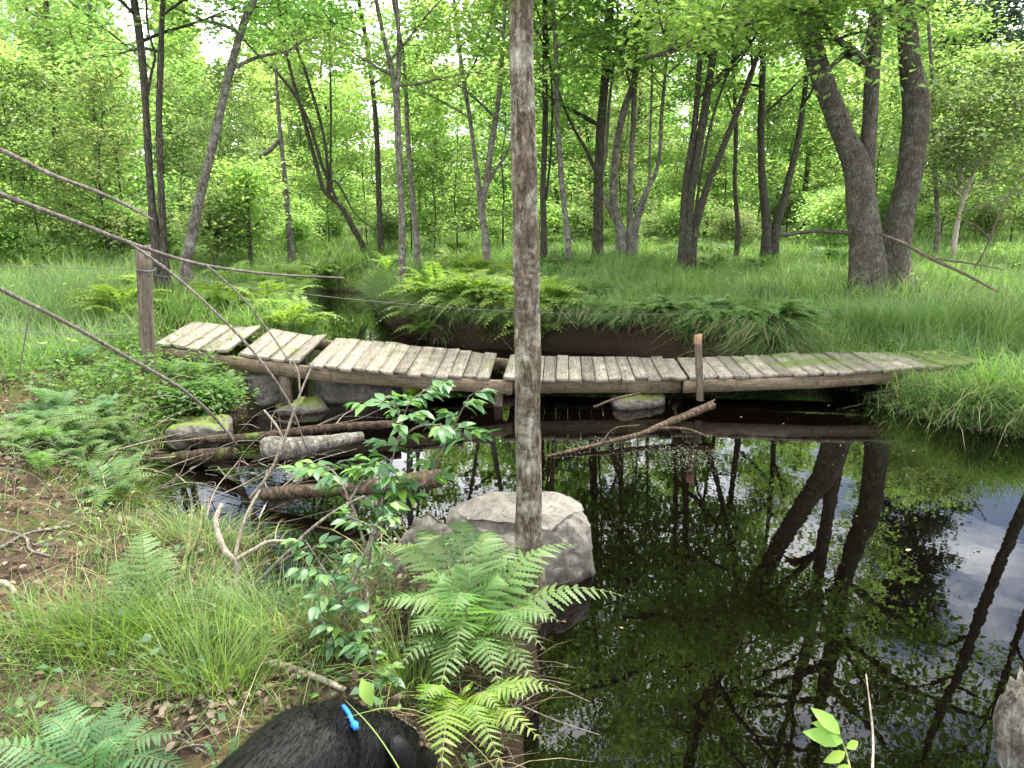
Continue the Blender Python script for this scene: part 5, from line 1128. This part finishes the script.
for lab, b9, pts in (('long thin grass blade crossing in front of the black dog', (.03, .62), [(400, 770, 1.0), (372, 728, 1.1), (345, 700, 1.2)]), ('thin arching grass blade lying over the back of the black dog', (.16, 1.42), [(448, 726, 1.36), (418, 711, 1.34), (385, 708, 1.3), (345, 718, 1.24)])):
    W = [np.array([b9[0], b9[1], g1(*b9)])]+[at_y(*q) for q in pts]; mb = MB(); tube(mb, W, [.0011]*(len(W)-1)+[.0004], 4, 26); tag(mb.build('grass_stalk', M['blade'], loc=W[0]), lab, 'grass blade')
# ------------------------------------------------------------------ light, sky, camera
SUN_EL = R(67); sd_ = unit(np.array([.52, .60, 0]))*math.cos(SUN_EL)+UPV*math.sin(SUN_EL)
w = bpy.data.worlds.new('World'); sc.world = w; w.use_nodes = True; nt = w.node_tree; nt.nodes.clear()
sky = nt.nodes.new('ShaderNodeTexSky'); sky.sky_type = 'NISHITA'; sky.sun_disc = False; sky.sun_elevation = SUN_EL; sky.sun_rotation = math.atan2(sd_[0], sd_[1]); sky.air_density = 1.0; sky.dust_density = 1.5
b1 = nt.nodes.new('ShaderNodeBackground'); b1.inputs[1].default_value = .12; nt.links.new(sky.outputs[0], b1.inputs[0])
tc = nt.nodes.new('ShaderNodeTexCoord'); mp = nt.nodes.new('ShaderNodeMapping'); mp.inputs['Scale'].default_value = (1, 1, 2.2); nt.links.new(tc.outputs['Generated'], mp.inputs[0])
nz = nt.nodes.new('ShaderNodeTexNoise'); nz.inputs['Scale'].default_value = 2.1; nz.inputs['Detail'].default_value = 9; nz.inputs['Roughness'].default_value = .58; nt.links.new(mp.outputs[0], nz.inputs['Vector'])
cr = nt.nodes.new('ShaderNodeValToRGB'); cr.color_ramp.elements[0].position = .40; cr.color_ramp.elements[1].position = .56; nt.links.new(nz.outputs[0], cr.inputs[0])
b2 = nt.nodes.new('ShaderNodeBackground'); b2.inputs[0].default_value = (1, .99, 1.0, 1); b2.inputs[1].default_value = 2.8
mx = nt.nodes.new('ShaderNodeMixShader'); nt.links.new(cr.outputs[0], mx.inputs[0]); nt.links.new(b1.outputs[0], mx.inputs[1]); nt.links.new(b2.outputs[0], mx.inputs[2])
wo = nt.nodes.new('ShaderNodeOutputWorld'); nt.links.new(mx.outputs[0], wo.inputs[0])
sl = bpy.data.lights.new('sun', 'SUN'); sl.energy = 5.0; sl.angle = R(.6); sl.color = (1, .95, .86); so = bpy.data.objects.new('sun', sl); col.objects.link(so)
so.rotation_euler = Vector(-sd_).to_track_quat('-Z', 'Y').to_euler()
cam = bpy.data.cameras.new('camera'); cam.sensor_width = 36; cam.lens = F/1024*36; cam.clip_start = .05; cam.clip_end = 800
co = bpy.data.objects.new('camera', cam); col.objects.link(co); co.location = CAM; co.rotation_euler = (math.pi/2-PITCH, 0, 0); sc.camera = co
sc.view_settings.view_transform = 'Standard'; sc.view_settings.look = 'None'; sc.view_settings.gamma = 1; sc.view_settings.exposure = 1.18
sc.view_settings.use_curve_mapping = False
cy = sc.cycles; cy.max_bounces = 8; cy.diffuse_bounces = 4; cy.glossy_bounces = 2; cy.transmission_bounces = 6; cy.transparent_max_bounces = 4
cy.caustics_reflective = False; cy.caustics_refractive = False; cy.sample_clamp_indirect = 6
cy.use_denoising = True; cy.use_adaptive_sampling = True; cy.adaptive_threshold = .025; cy.adaptive_min_samples = 16
try: cy.denoiser = 'OPENIMAGEDENOISE'
except Exception: pass
